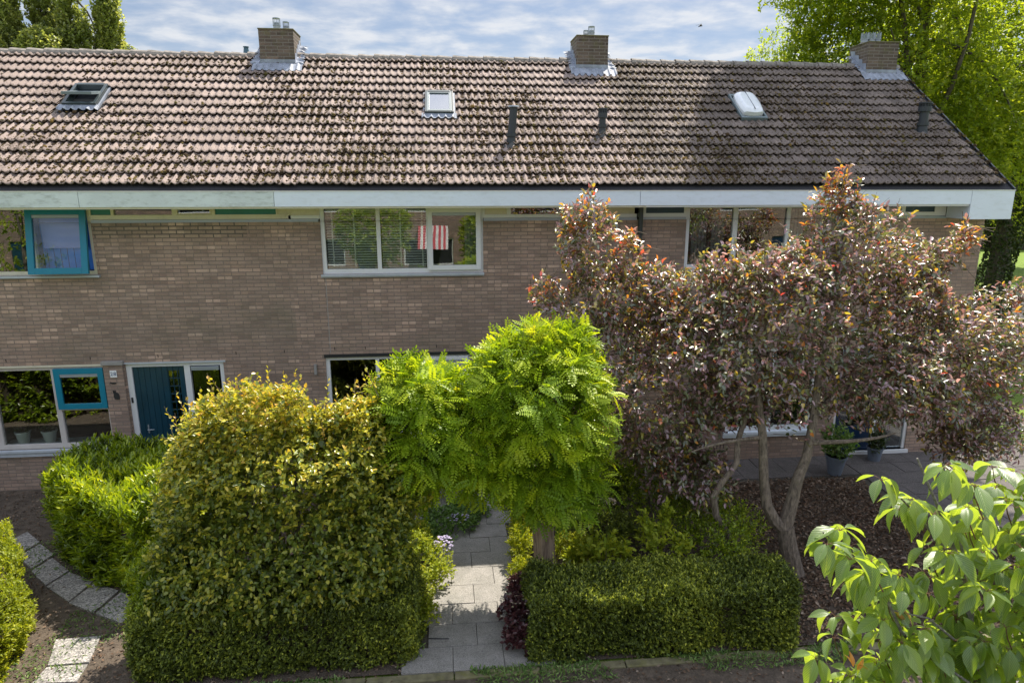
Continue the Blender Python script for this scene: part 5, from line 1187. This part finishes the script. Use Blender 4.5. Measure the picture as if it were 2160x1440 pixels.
g3 = shrub('lady_mantle', 'small yellow flowered clump at the hedge end on the left of the path', [(-.36, -4.65, .22, .24, .30, .28), (-.42, -4.2, .28, .24, .28, .34)], 300, 'lf_lady', .034, .028, 6, .11, seed=57, cat='plant', stems=0)
g4 = shrub('fern_clump', 'soft green clump along the right side of the path, below the feathery tree', [(1.00, -3.35, .28, .26, .42, .36), (1.05, -2.9, .3, .24, .35, .4), (.98, -3.9, .22, .26, .35, .28), (1.7, -3.6, .3, .35, .3, .35)], 760, 'lf_box', .05, .020, 7, .14, seed=58, cat='plant', stems=0)
g5 = shrub('coral_bells', 'purple leaved perennial at the right edge of the path by the hedge corner', [(.80, -4.75, .20, .26, .32, .26), (.78, -5.18, .15, .20, .22, .20), (.88, -4.30, .24, .20, .24, .26)], 330, 'lf_purple', .055, .050, 4, .10, seed=59, cat='plant', stems=0)
flowers(g5, (.86, -4.8, .34), (.14, .22, .08), 30, 'fl_cream', .016)
g6 = shrub('climber', 'dark green shrub in the shade left of the path near the wall', [(-.9, -1.4, .6, .5, .5, .6), (-1.4, -2.2, .6, .6, .6, .7), (.0, -1.2, .4, .4, .3, .4)], 1200, 'lf_laurel', .05, .028, 6, .14, seed=60)
g7 = shrub('low_shrub', 'low straggly green shrub beside the patio at the right edge', [(11.6, .6, .18, .8, .5, .30), (12.4, .2, .12, .7, .5, .25)], 520, 'lf_cover', .05, .025, 6, .14, seed=61)

hedge('garden_hedge', 'dense garden hedge left of the picture, mirrored in the ground floor window', [(-14.0, -6.0), (-8.2, -6.0), (-8.0, -4.2), (-9.2, -3.6), (-14.0, -3.6)], .02, 1.9, 6000, 'lf_laurel', .11, .05, 6, .2, seed=47, amp=.15, round_=.3)
# --- purple plum
pl = thing('purple_plum_tree', 'wide purple leaved plum tree with several crooked trunks in front of the right house', 'tree', (4.85, -4.0, 0))
m = MB()
limb(m, [(4.92, -4.0, -.05), (4.84, -4.0, .2), (4.76, -4.0, .5), (4.68, -4.0, .78)], .14, .115, 12)
limb(m, [(4.70, -4.0, .70), (4.52, -4.0, .88), (4.38, -4.0, 1.12), (4.32, -3.97, 1.5), (4.27, -3.93, 2.1), (4.18, -3.8, 2.8), (3.9, -3.6, 3.6)], .095, .04, 10)
limb(m, [(4.67, -4.0, .72), (4.74, -4.0, 1.1), (4.80, -4.0, 1.5), (4.90, -3.98, 1.8), (4.98, -3.92, 2.3), (5.12, -3.7, 3.0), (5.35, -3.4, 3.9), (5.6, -3.2, 5.0)], .105, .03, 10)
limb(m, [(4.15, -3.85, -.05), (4.10, -3.9, .3), (3.88, -3.95, .65), (3.66, -4.0, 1.0), (3.60, -4.0, 1.28), (3.72, -3.98, 1.5), (3.93, -3.92, 1.72), (3.98, -3.8, 2.0), (4.15, -3.7, 2.5), (4.5, -3.5, 3.2)], .06, .035, 10)
for a_, b_, r_ in [((4.18, -3.8, 2.8), (2.3, -3.1, 4.2), .045), ((2.9, -3.2, 3.9), (1.7, -3.0, 5.0), .02), ((4.15, -3.8, 2.6), (2.6, -3.2, 2.6), .04), ((4.98, -3.9, 2.3), (7.2, -3.0, 3.2), .06), ((6.2, -3.3, 3.0), (8.2, -2.8, 2.6), .035), ((6.0, -3.3, 3.0), (7.1, -3.0, 4.5), .03), ((5.3, -3.5, 3.7), (6.2, -3.1, 4.3), .03), ((4.3, -3.7, 3.2), (4.2, -3.3, 4.3), .03), ((4.9, -3.95, 2.0), (6.0, -4.2, 2.2), .04), ((7.0, -3.0, 3.1), (8.6, -2.9, 3.3), .025), ((4.27, -3.93, 2.1), (3.2, -4.1, 2.0), .03)]:
    limb(m, curve_pts(a_, b_, 7, -.05, .06), r_, r_ * .3, 7)
m.build('trunk', M['barkpr'], pl)
PE = [(2.95, -3.1, 4.15, .75, .5, .45), (3.95, -3.25, 4.08, 1.05, .7, .66), (4.9, -3.3, 4.35, .6, .6, .55), (5.2, -3.25, 3.38, 2.3, 1.25, 1.15), (5.55, -3.2, 4.45, .85, .7, 1.05), (4.55, -3.3, 3.9, .85, .8, .7), (1.95, -3.0, 4.60, .42, .4, .62), (2.2, -3.1, 3.75, .85, .6, .62), (3.1, -3.2, 2.55, 1.05, .9, 1.15),
      (3.0, -3.3, 1.95, .85, .7, .65), (3.5, -3.6, 1.55, .55, .5, .5), (8.1, -3.0, 1.75, .75, .7, .55), (7.35, -3.0, 3.1, 1.2, 1.0, 1.15), (7.0, -3.0, 4.35, .62, .5, .55), (8.1, -2.9, 2.4, .75, .8, .95), (6.4, -3.3, 2.85, 1.3, 1.0, .70), (4.1, -3.5, 2.6, .9, .7, .55), (3.3, -3.1, 3.7, .75, .6, .5), (6.2, -3.2, 4.0, .6, .6, .5)]
tp, o = canopy(PE, 6400, (.45, 1.08), .27, 3.0, 31, hide=.6)
Ls = .22 + .16 * rng.random(len(tp))
P, A, NN, T, ID, d = shoots(tp, o, Ls, 7, .3, .55, .25, .85, flat=1.1, nj=.38)
lum = lumps(P, 1, 2.2, 33)
tipf = (T > .72) & (rng.random(len(P)) < np.clip(.18 + .28 * (P[:, 2] > 3.7) + .12 * (P[:, 2] > 4.6) + .1 * lum, .04, .75)) & (rng.random(len(tp))[ID] < .55)
rv = np.clip(rng.random(len(P)) * .74 + .22 * (rng.random(len(tp))[ID] - .5), 0, .76); rv = np.where((rng.random(len(P)) < .09), .78 + .06 * rng.random(len(P)), rv); rv = np.where(tipf, .82 + .18 * rng.random(len(P)) ** 1.5, rv)
leaves('crown', T_OVAL, P, A, NN, .060 + .045 * rng.random(len(P)), .034 + .022 * rng.random(len(P)), rv, M['lf_prunus'], pl, curl=.5 + 1.8 * rng.random(len(P)))
twig_mesh('twigs', tp[::2], d[::2], Ls[::2] * 1.4, .004, M['twigb'], pl)
# sparse outer sprays that break the outline
SP = [(1.9, -3.0, 5.05, .38, .3, .40), (5.42, -3.2, 5.45, .30, .25, .42), (1.45, -3.0, 4.1, .38, .3, .35), (7.55, -3.0, 4.75, .38, .3, .3), (8.75, -2.9, 3.0, .35, .4, .6), (2.55, -3.1, 4.7, .3, .3, .3), (8.2, -2.9, 1.5, .35, .4, .35), (3.0, -3.6, 1.5, .4, .35, .35), (8.6, -2.9, 3.9, .3, .3, .25)]
tp, o = canopy(SP, 330, (.3, 1.15), .2, 3, 36, hide=.2); Ls = .32
P, A, NN, T, ID, d = shoots(tp, o, Ls, 8, .5, .6, .2, .8); rv = np.where(rng.random(len(P)) < np.where(P[:, 2] > 4, .5, .12), .8 + .2 * rng.random(len(P)), rng.random(len(P)) * .7)
leaves('outer_sprays', T_OVAL, P, A, NN, .07 + .03 * rng.random(len(P)), .038 + .015 * rng.random(len(P)), rv, M['lf_prunus'], pl); twig_mesh('twigs', tp, d, .45, .005, M['twigb'], pl)

# --- foreground cherry
ct = thing('cherry_sapling', 'young tree with large ribbed lime green leaves closest to the camera, bottom right', 'tree', (2.85, -9.5, 0))
m = MB()
limb(m, [(2.85, -9.5, -.05), (2.80, -9.5, 1.2), (2.72, -9.5, 2.2), (2.66, -9.5, 2.8), (2.62, -9.5, 3.02), (2.555, -9.5, 3.33), (2.494, -9.5, 3.58), (2.38, -9.5, 3.81), (2.26, -9.5, 4.04), (2.13, -9.5, 4.27)], .035, .004, 9)
BR = [[(2.58, -9.5, 3.15), (2.49, -9.6, 3.28), (2.23, -9.6, 3.50), (2.03, -9.6, 3.56)], [(2.40, -9.55, 3.1), (2.10, -9.6, 3.44), (1.97, -9.6, 3.68), (1.86, -9.6, 3.80), (1.65, -9.6, 3.98)], [(2.42, -9.45, 3.73), (2.22, -9.45, 3.95), (2.06, -9.45, 4.10)],
      [(2.56, -9.5, 3.30), (2.72, -9.3, 3.40), (2.83, -9.3, 3.62), (2.90, -9.3, 3.88)], [(2.64, -9.6, 2.9), (2.42, -9.7, 3.2), (2.26, -9.7, 3.32), (2.16, -9.7, 3.47)], [(2.51, -9.45, 3.5), (2.56, -9.4, 3.61), (2.43, -9.4, 4.0), (2.34, -9.4, 4.2)],
      [(2.62, -9.5, 2.95), (2.3, -9.6, 3.05), (2.0, -9.65, 3.12), (1.85, -9.6, 3.16)], [(2.62, -9.5, 2.9), (2.8, -9.4, 3.1), (2.95, -9.35, 3.25)]]
for b_ in BR: limb(m, b_, .011, .003, 6)
m.build('trunk', M['barkch'], ct)
CL = [(2.123, 4.30), (2.251, 4.22), (1.994, 4.15), (2.125, 4.06), (2.312, 4.07), (2.44, 3.98), (1.724, 3.90), (1.64, 3.95), (1.833, 3.88), (1.959, 3.72), (2.034, 3.70), (2.151, 3.96), (2.226, 3.87), (2.368, 3.88), (2.66, 4.0), (2.72, 3.93), (2.108, 3.52), (2.045, 3.44), (2.18, 3.36), (2.297, 3.25), (2.369, 3.58), (2.426, 3.68), (2.588, 3.46), (2.715, 3.33), (2.641, 3.59), (1.953, 3.21), (2.081, 3.18), (2.247, 3.40), (2.433, 3.34), (2.82, 3.2), (2.63, 3.09), (2.37, 3.1), (2.2, 3.15), (2.5, 3.2), (2.9, 3.5), (1.84, 3.13), (1.98, 3.08), (2.15, 3.05), (2.75, 3.6), (2.85, 3.8), (2.5, 3.05), (2.3, 2.98), (2.75, 3.05)]
P = []; A = []; NN = []; S = []
pm = MB()
CL3 = [(a_, -9.5 + rng.uniform(-.22, .18), b_) for a_, b_ in CL]
for b_ in BR + [[(2.66, -9.5, 2.8), (2.62, -9.5, 3.02), (2.555, -9.5, 3.33), (2.494, -9.5, 3.58), (2.38, -9.5, 3.81)]]:
    for q_ in range(len(b_) - 1):
        for t_ in (.2, .65): p_ = np.array(b_[q_]) * (1 - t_) + np.array(b_[q_ + 1]) * t_ + rng.normal(size=3) * np.array([.05, .09, .04]); CL3.append(tuple(p_))
for q_ in range(60): CL3.append((rng.uniform(1.9, 3.0), -9.55 + rng.uniform(-.3, .35), rng.uniform(2.95, 3.45)))
for q_ in range(22): CL3.append((rng.uniform(2.6, 3.05), -9.45 + rng.uniform(-.2, .3), rng.uniform(3.65, 4.1)))
for q_ in range(32): CL3.append((rng.uniform(2.45, 3.1), -9.5 + rng.uniform(-.2, .5), rng.uniform(3.3, 3.85)))
for (cx_, cy_, cz_) in CL3:
    if rng.random() < .5: pm.tube([(cx_, cy_, cz_), (cx_ + .03, cy_ + .01, cz_ - .07), (cx_ + .09, cy_ + .02, cz_ - .17)], [.002, .003, .0035], 5, cap=False)
    c = np.array([cx_, cy_, cz_]); k = rng.integers(4, 8); a0 = rng.uniform(0, 6.28)
    for i in range(k):
        a = a0 + i * 6.283 / k + rng.normal() * .3; el = rng.uniform(-1.6, .0)
        dr0 = np.array([cos(a), sin(a), .35]); dr0 /= np.linalg.norm(dr0); pe = rng.uniform(.018, .035)
        b0 = c + dr0 * pe; b0[2] += .004
        pm.tube([c, c + dr0 * pe * .5 + np.array([0, 0, .006]), b0], [.0014, .0012, .001], 5, cap=False)
        ax = np.array([cos(a), sin(a), el]); P.append(b0); A.append(ax); NN.append(np.array([0, 0, 1.0]) + .3 * rng.normal(size=3) + np.array([cos(a), sin(a), 0]) * .4); S.append(rng.uniform(.085, .150))
P, A, NN, S = map(np.array, (P, A, NN, S)); rv = rng.random(len(P)) * .88
leaves('leaves', T_BIG, P, A, NN, S, S * .48, rv, M['lf_cherry'], ct, smooth=True, uv=True, curl=.6 + 1.2 * rng.random(len(P))); pm.build('petioles', M['twig'], ct)
cc = [(2.10, -9.62, 3.50), (1.93, -9.55, 3.20)]
P = np.array([np.array(c) + .01 * rng.normal(size=3) for c in cc for _ in range(4)]); leaves('young_leaves', T_BIG, P, rng.normal(size=(8, 3)) * .5 + np.array([0, 0, .9]), rng.normal(size=(8, 3)), .07, .022, np.ones(8), M['lf_cherry'], ct, smooth=True, uv=True)

# --- big trees to the right
def big_tree(name, label, base, trunk_pts, r0, ells, n, leaf, ll, lw, k, sl, bark='barkgr', seed=70, limbs=14, amp=.16, freq=.9, group=None, tmpl=T_DIAMOND, depth=(.5, 1.04), hide=.6, up=.2, droop=.2, bright=.3):
    t = thing(name, label, 'tree', (base[0], base[1], 0), group); m = MB()
    limb(m, trunk_pts, r0, r0 * .3, 12)
    top = np.array(trunk_pts[-1]); mid = np.array(trunk_pts[max(1, len(trunk_pts) // 2)])
    for i in range(limbs):
        e = ells[i % len(ells)]; dd = nrm(rng.normal(size=3)); dd[2] = abs(dd[2]) * .8; f = rng.random()
        a_ = mid + (top - mid) * f; b_ = np.array(e[:3]) + dd * np.array(e[3:6]) * .8; limb(m, curve_pts(a_, b_, 7, -.06, .08), r0 * .30, r0 * .05, 6)
    m.build('trunk', M[bark], t)
    tp, o = canopy(ells, n, depth, amp, freq, seed, hide)
    P, A, NN, T, ID, d = shoots(tp, o, sl, k, up, .6, droop, 1.0)
    lm = np.clip(.5 + .5 * lumps(P, 1, 1.6, seed + 1), 0, 1)
    leaves('crown', tmpl, P, A, NN, ll * (.7 + .6 * rng.random(len(P))), lw * (.7 + .6 * rng.random(len(P))), np.clip(rng.random(len(P)) * .55 + .2 * lm + bright * (T > .7) * rng.random(len(P)), 0, 1), M[leaf], t)
    return t
big_tree('maple_tree', 'tall light green tree rising right behind the last chimney', (15.2, 8.6), [(15.2, 8.6, -.05), (15.1, 8.6, 2.5), (14.9, 8.5, 5), (14.7, 8.4, 8), (14.4, 8.3, 12)], .33,
         [(13.9, 8.8, 9.6, 3.3, 3.0, 3.6), (12.0, 7.8, 12.0, 2.4, 2.6, 2.4), (15.8, 8.8, 7.0, 3.0, 2.4, 2.6), (11.9, 9.6, 8.6, 1.5, 1.5, 1.7), (13.2, 8.8, 6.3, 1.5, 1.5, 1.7), (12.2, 5.6, 12.4, 2.0, 1.7, 1.6)], 10500, 'lf_maple', .12, .085, 8, .42, seed=71, group='tall trees right of the row', freq=1.3, tmpl=T_OVAL, depth=(.35, 1.04), amp=.2)
mp = [o_ for o_ in bpy.data.objects if o_.name == 'maple_tree'][0]
tp, o = canopy([(11.6, 6.8, 15.6, 2.6, 2.6, 2.8), (12.3, 4.8, 13.9, 1.9, 1.7, 2.2), (10.5, 5.9, 13.4, 1.8, 1.7, 1.7), (10.2, 6.0, 17.2, 2.1, 2.0, 1.9), (9.6, 5.6, 15.2, 1.3, 1.4, 1.3)], 4000, (.3, 1.05), .18, 1.5, 75)
P, A, NN, T, ID, d = shoots(tp, o, .42, 8, .2, .6, .2, 1.0)
leaves('upper_crown', T_OVAL, P, A, NN, .13, .09, rng.random(len(P)), M['lf_maple'], mp)
big_tree('ivy_clad_tree', 'tall tree with a thick ivy covered trunk on the lawn at the right edge', (20.3, 10.7), [(20.35, 10.7, -.1), (20.3, 10.7, .5), (20.3, 10.7, 2.5), (20.4, 10.7, 5.5), (20.4, 10.7, 11)], .48,
         [(20.5, 11.0, 9.6, 3.6, 3.2, 4.4), (18.0, 11.5, 7.3, 2.6, 2.4, 2.6), (22.5, 11.0, 7.5, 3.0, 2.8, 3.0)], 7200, 'lf_maple', .15, .10, 7, .5, seed=72, limbs=16, group='tall trees right of the row', freq=1.0, tmpl=T_OVAL, depth=(.45, 1.04), amp=.2)
iv = [o_ for o_ in bpy.data.objects if o_.name.startswith('ivy_clad_tree')][0]
n = 5200; a = rng.random(n) * 6.283; z = rng.random(n) * 6.5; rr = .50 + .10 * lumps(np.column_stack([np.cos(a), np.sin(a), z]), 1, 2.5, 9) + .12 * np.exp(-z * 2)
O = np.column_stack([np.cos(a), np.sin(a), 0 * a]); P = np.column_stack([20.35 + O[:, 0] * rr, 10.7 + O[:, 1] * rr, z])
leaves('ivy', T_OVAL, P, nrm(O + .8 * rng.normal(size=(n, 3)) - [0, 0, .4]), O + .4 * rng.normal(size=(n, 3)), .10, .09, rng.random(n), M['lf_ivy'], iv)
big_tree('ash_tree', 'light green tree top just showing above the ridge, left of the last chimney', (12.4, 17.5), [(12.4, 17.5, -.05), (12.4, 17.5, 4), (12.3, 17.5, 8)], .2,
         [(12.6, 17.8, 8.4, 1.5, 1.5, 1.9), (11.0, 17.5, 8.3, .6, .8, 1.4), (14.5, 18, 9, 2.2, 2, 2.6)], 2200, 'lf_maple', .14, .07, 6, .4, seed=73, tmpl=T_OVAL, group='tall trees right of the row', depth=(.3, 1.05), amp=.25)
big_tree('oak_tree', 'broad leafy tree filling the background behind the right gable', (26, 20), [(26, 20, -.05), (26, 20, 4), (26, 20, 9)], .5,
         [(24.5, 20, 7, 4.5, 3.5, 4.2), (29, 21, 8, 5, 4, 5), (21.5, 19, 10, 3.5, 3, 4)], 3600, 'lf_maple', .22, .15, 7, .6, seed=74, group='tall trees right of the row', depth=(.4, 1.04))
# far hedge and tree on the far lawn
hedge('far_hedge', 'tall dark hedge closing the far end of the lawn at the right', [(34, 42), (62, 36), (62, 39), (34, 45)], .0, 3.4, 9000, 'lf_yew', .26, .18, 4, .4, seed=81, amp=.25, cat='hedge')
big_tree('lawn_tree', 'slim dark trunked tree standing far away on the lawn', (36.4, 28.3), [(36.4, 28.3, -.05), (36.4, 28.3, 3), (36.4, 28.3, 6)], .4, [(36.4, 28.5, 7.0, 3.5, 3.2, 4.0), (38, 29, 5.0, 2, 2, 2)], 2600, 'lf_maple', .28, .20, 6, .6, seed=82, group='tall trees right of the row')
# --- poplars, left
PL = [(-33.5, 40.5, 21, 1.5, 'poplar standing just beyond the left edge of the picture'), (-31.6, 40.5, 21, 1.35, 'leftmost poplar, cut by the left edge of the picture'), (-29.3, 40.0, 20, 1.30, 'tall poplar second from the left edge'), (-27.2, 41.0, 19.5, 1.25, 'tall poplar third from the left edge, behind the roof corner'), (-25.2, 40.0, 18.6, 1.1, 'slim poplar just left of the sky gap'), (-22.9, 40.5, 18.8, .85, 'slim dark poplar just right of the sky gap')]
for i, (px, py, ht, r_, lb) in enumerate(PL):
    big_tree('poplar_tree', lb, (px, py), [(px, py, -.05), (px, py, ht * .5), (px + .1, py, ht * .97)], .3, [(px, py, ht * .58, r_ * 1.15, r_, ht * .42), (px + .2, py, ht * .80, r_ * .95, r_ * .9, ht * .24), (px - .45, py, ht * .70, r_ * .8, r_ * .8, ht * .2), (px + .6, py - .4, ht * .66, r_ * .8, r_ * .7, ht * .18)], 4200, 'lf_poplar', .20, .15, 6, .5, seed=90 + i, limbs=10, group='poplars behind the left roof', amp=.30, freq=1.7, up=1.6, droop=0, depth=(.35, 1.05), tmpl=T_OVAL)
big_tree('birch_tree', 'short bushy tree right of the poplars, barely above the ridge', (-21.4, 40), [(-21.4, 40, -.05), (-21.4, 40, 7), (-21.4, 40, 13)], .2, [(-21.6, 40, 12.8, .75, .9, 2.0), (-22.8, 40, 11.5, 1.0, 1, 2.4), (-24, 40, 10, 1.5, 1, 3)], 1500, 'lf_poplar', .22, .16, 6, .45, seed=97, group='trees behind the left roof', tmpl=T_OVAL)
for i, (px, py, rx_, rz_, lb) in enumerate([(-30.0, 38.0, 2.2, 3.0, 'rounded paler tree crowding the feet of the poplars at the left edge'), (-26.2, 38.5, 1.5, 2.6, 'rounded paler tree in front of the middle poplars')]):
    big_tree('maple_tree', lb, (px, py), [(px, py, -.05), (px, py, 6), (px, py, 12)], .25, [(px, py, 12.6, rx_, 1.6, rz_)], 1700, 'lf_poplar', .22, .16, 6, .45, seed=98 + i, group='trees behind the left roof', tmpl=T_OVAL)

# --- bird in the sky
bd = thing('bird', 'small dark bird flying in the open sky', 'bird', (15.58, 30, 14.57))
V = []; 
m = MB(); m.tube([(15.42, 30, 14.50), (15.50, 30, 14.545), (15.58, 30, 14.57), (15.66, 30, 14.57), (15.70, 30, 14.565)], [.006, .03, .04, .028, .006], 8); m.build('body', M['black'], bd, smooth=True)
for sg_ in (-1, 1):
    m = MB(); m.add([(15.55, 30, 14.58), (15.64, 30, 14.58), (15.60, 30 + sg_ * .12, 14.66), (15.53, 30 + sg_ * .12, 14.66), (15.44 - .06 * sg_, 30 + sg_ * .30, 14.60 + .06 * sg_), (15.55, 30, 14.57), (15.64, 30, 14.57), (15.60, 30 + sg_ * .12, 14.65), (15.53, 30 + sg_ * .12, 14.65), (15.44 - .06 * sg_, 30 + sg_ * .30, 14.59 + .06 * sg_)],
                    [(0, 1, 2, 3), (3, 2, 4), (5, 8, 7, 6), (8, 9, 7), (0, 3, 8, 5), (3, 4, 9, 8), (1, 6, 7, 2), (2, 7, 9, 4)]); m.build('wing', M['black'], bd)

# ------------------------------------------------------------------ the street side behind the camera (seen mirrored in the windows)
op = thing('opposite_house', 'sunlit brick row house across the street, mirrored in the upper windows', 'house', (0, -27, 0))
m = MB(); hl = []
for k in range(-4, 5):
    xx = k * 6.2; hl += [(xx - 2.2, xx + .4, 3.8, 4.9), (xx - 2.4, xx + .5, .8, 2.3), (xx + 1.2, xx + 2.0, .0, 2.3)]
mm_ = MB(); grid_wall(mm_, -28, 28, -.05, 5.2, hl, 0, .1)
for v in mm_.v: m.v.append((v[0], -27 - v[1], v[2]))
m.f = mm_.f; m.m = mm_.m; m.build('wall', M['brick_opp'], op)
m = MB(); m.quad((-28, -26.4, 5.1), (28, -26.4, 5.1), (28, -30.5, 8), (-28, -30.5, 8)); m.quad((-28, -34.5, 5.1), (28, -34.5, 5.1), (28, -30.5, 8), (-28, -30.5, 8)); m.build('roof', M['ridge'], op)
for k in range(-4, 5):
    xx = k * 6.2
    for (a, b, c, d2) in ((xx - 2.2, xx + .4, 3.8, 4.9), (xx - 2.4, xx + .5, .8, 2.3)):
        m = MB(); m.box(a, b, -27.09, -27.05, c, c + .07); m.box(a, b, -27.09, -27.05, d2 - .07, d2); m.box(a, a + .07, -27.09, -27.05, c + .07, d2 - .07); m.box(b - .07, b, -27.09, -27.05, c + .07, d2 - .07); m.box((a + b) / 2 - .03, (a + b) / 2 + .03, -27.09, -27.05, c + .07, d2 - .07); fr = m.build('window', M['white'], op)
        m = MB(); m.box(a, b, -27.14, -27.12, c, d2); m.build('pane', M['dark'], fr)
    m = MB(); m.box(xx + 1.2, xx + 2.0, -27.10, -27.06, 0, 2.3); m.build('front_door', M['navy'] if k % 2 else M['doorblue'], op)
aw = MB()
for i in range(12):
    x = -1.5 + i * .14; aw.add([(x, -26.95, 3.0), (x + .14, -26.95, 3.0), (x + .14, -25.0, 1.9), (x, -25.0, 1.9), (x, -26.95, 2.98), (x + .14, -26.95, 2.98), (x + .14, -25.0, 1.88), (x, -25.0, 1.88)], [(0, 1, 2, 3), (7, 6, 5, 4), (3, 2, 6, 7)], i % 2)
aw.build('awning', [M['red'], M['awhite']], op)
for i, (x, y, h, r_) in enumerate([(-3.5, -21.0, 3.4, 1.7), (2.0, -20.0, 3.0, 1.25), (-18.0, -18.5, 4.6, 3.6), (11, -21, 3.5, 1.9)]):
    big_tree('garden_tree', ['round green garden tree across the street, seen mirrored in the middle upper window', 'small green garden tree across the street, mirrored right of the awning', 'garden tree across the street, mirrored in the teal window', 'garden tree across the street facing the right end house'][i], (x, y), [(x, y, -.05), (x, y, h * .5), (x, y, h)], .12, [(x, y, h, r_, r_, r_ * 1.2)], 900, 'lf_maple', .16, .11, 6, .35, seed=120 + i, group='garden trees across the street', limbs=5, tmpl=T_OVAL)
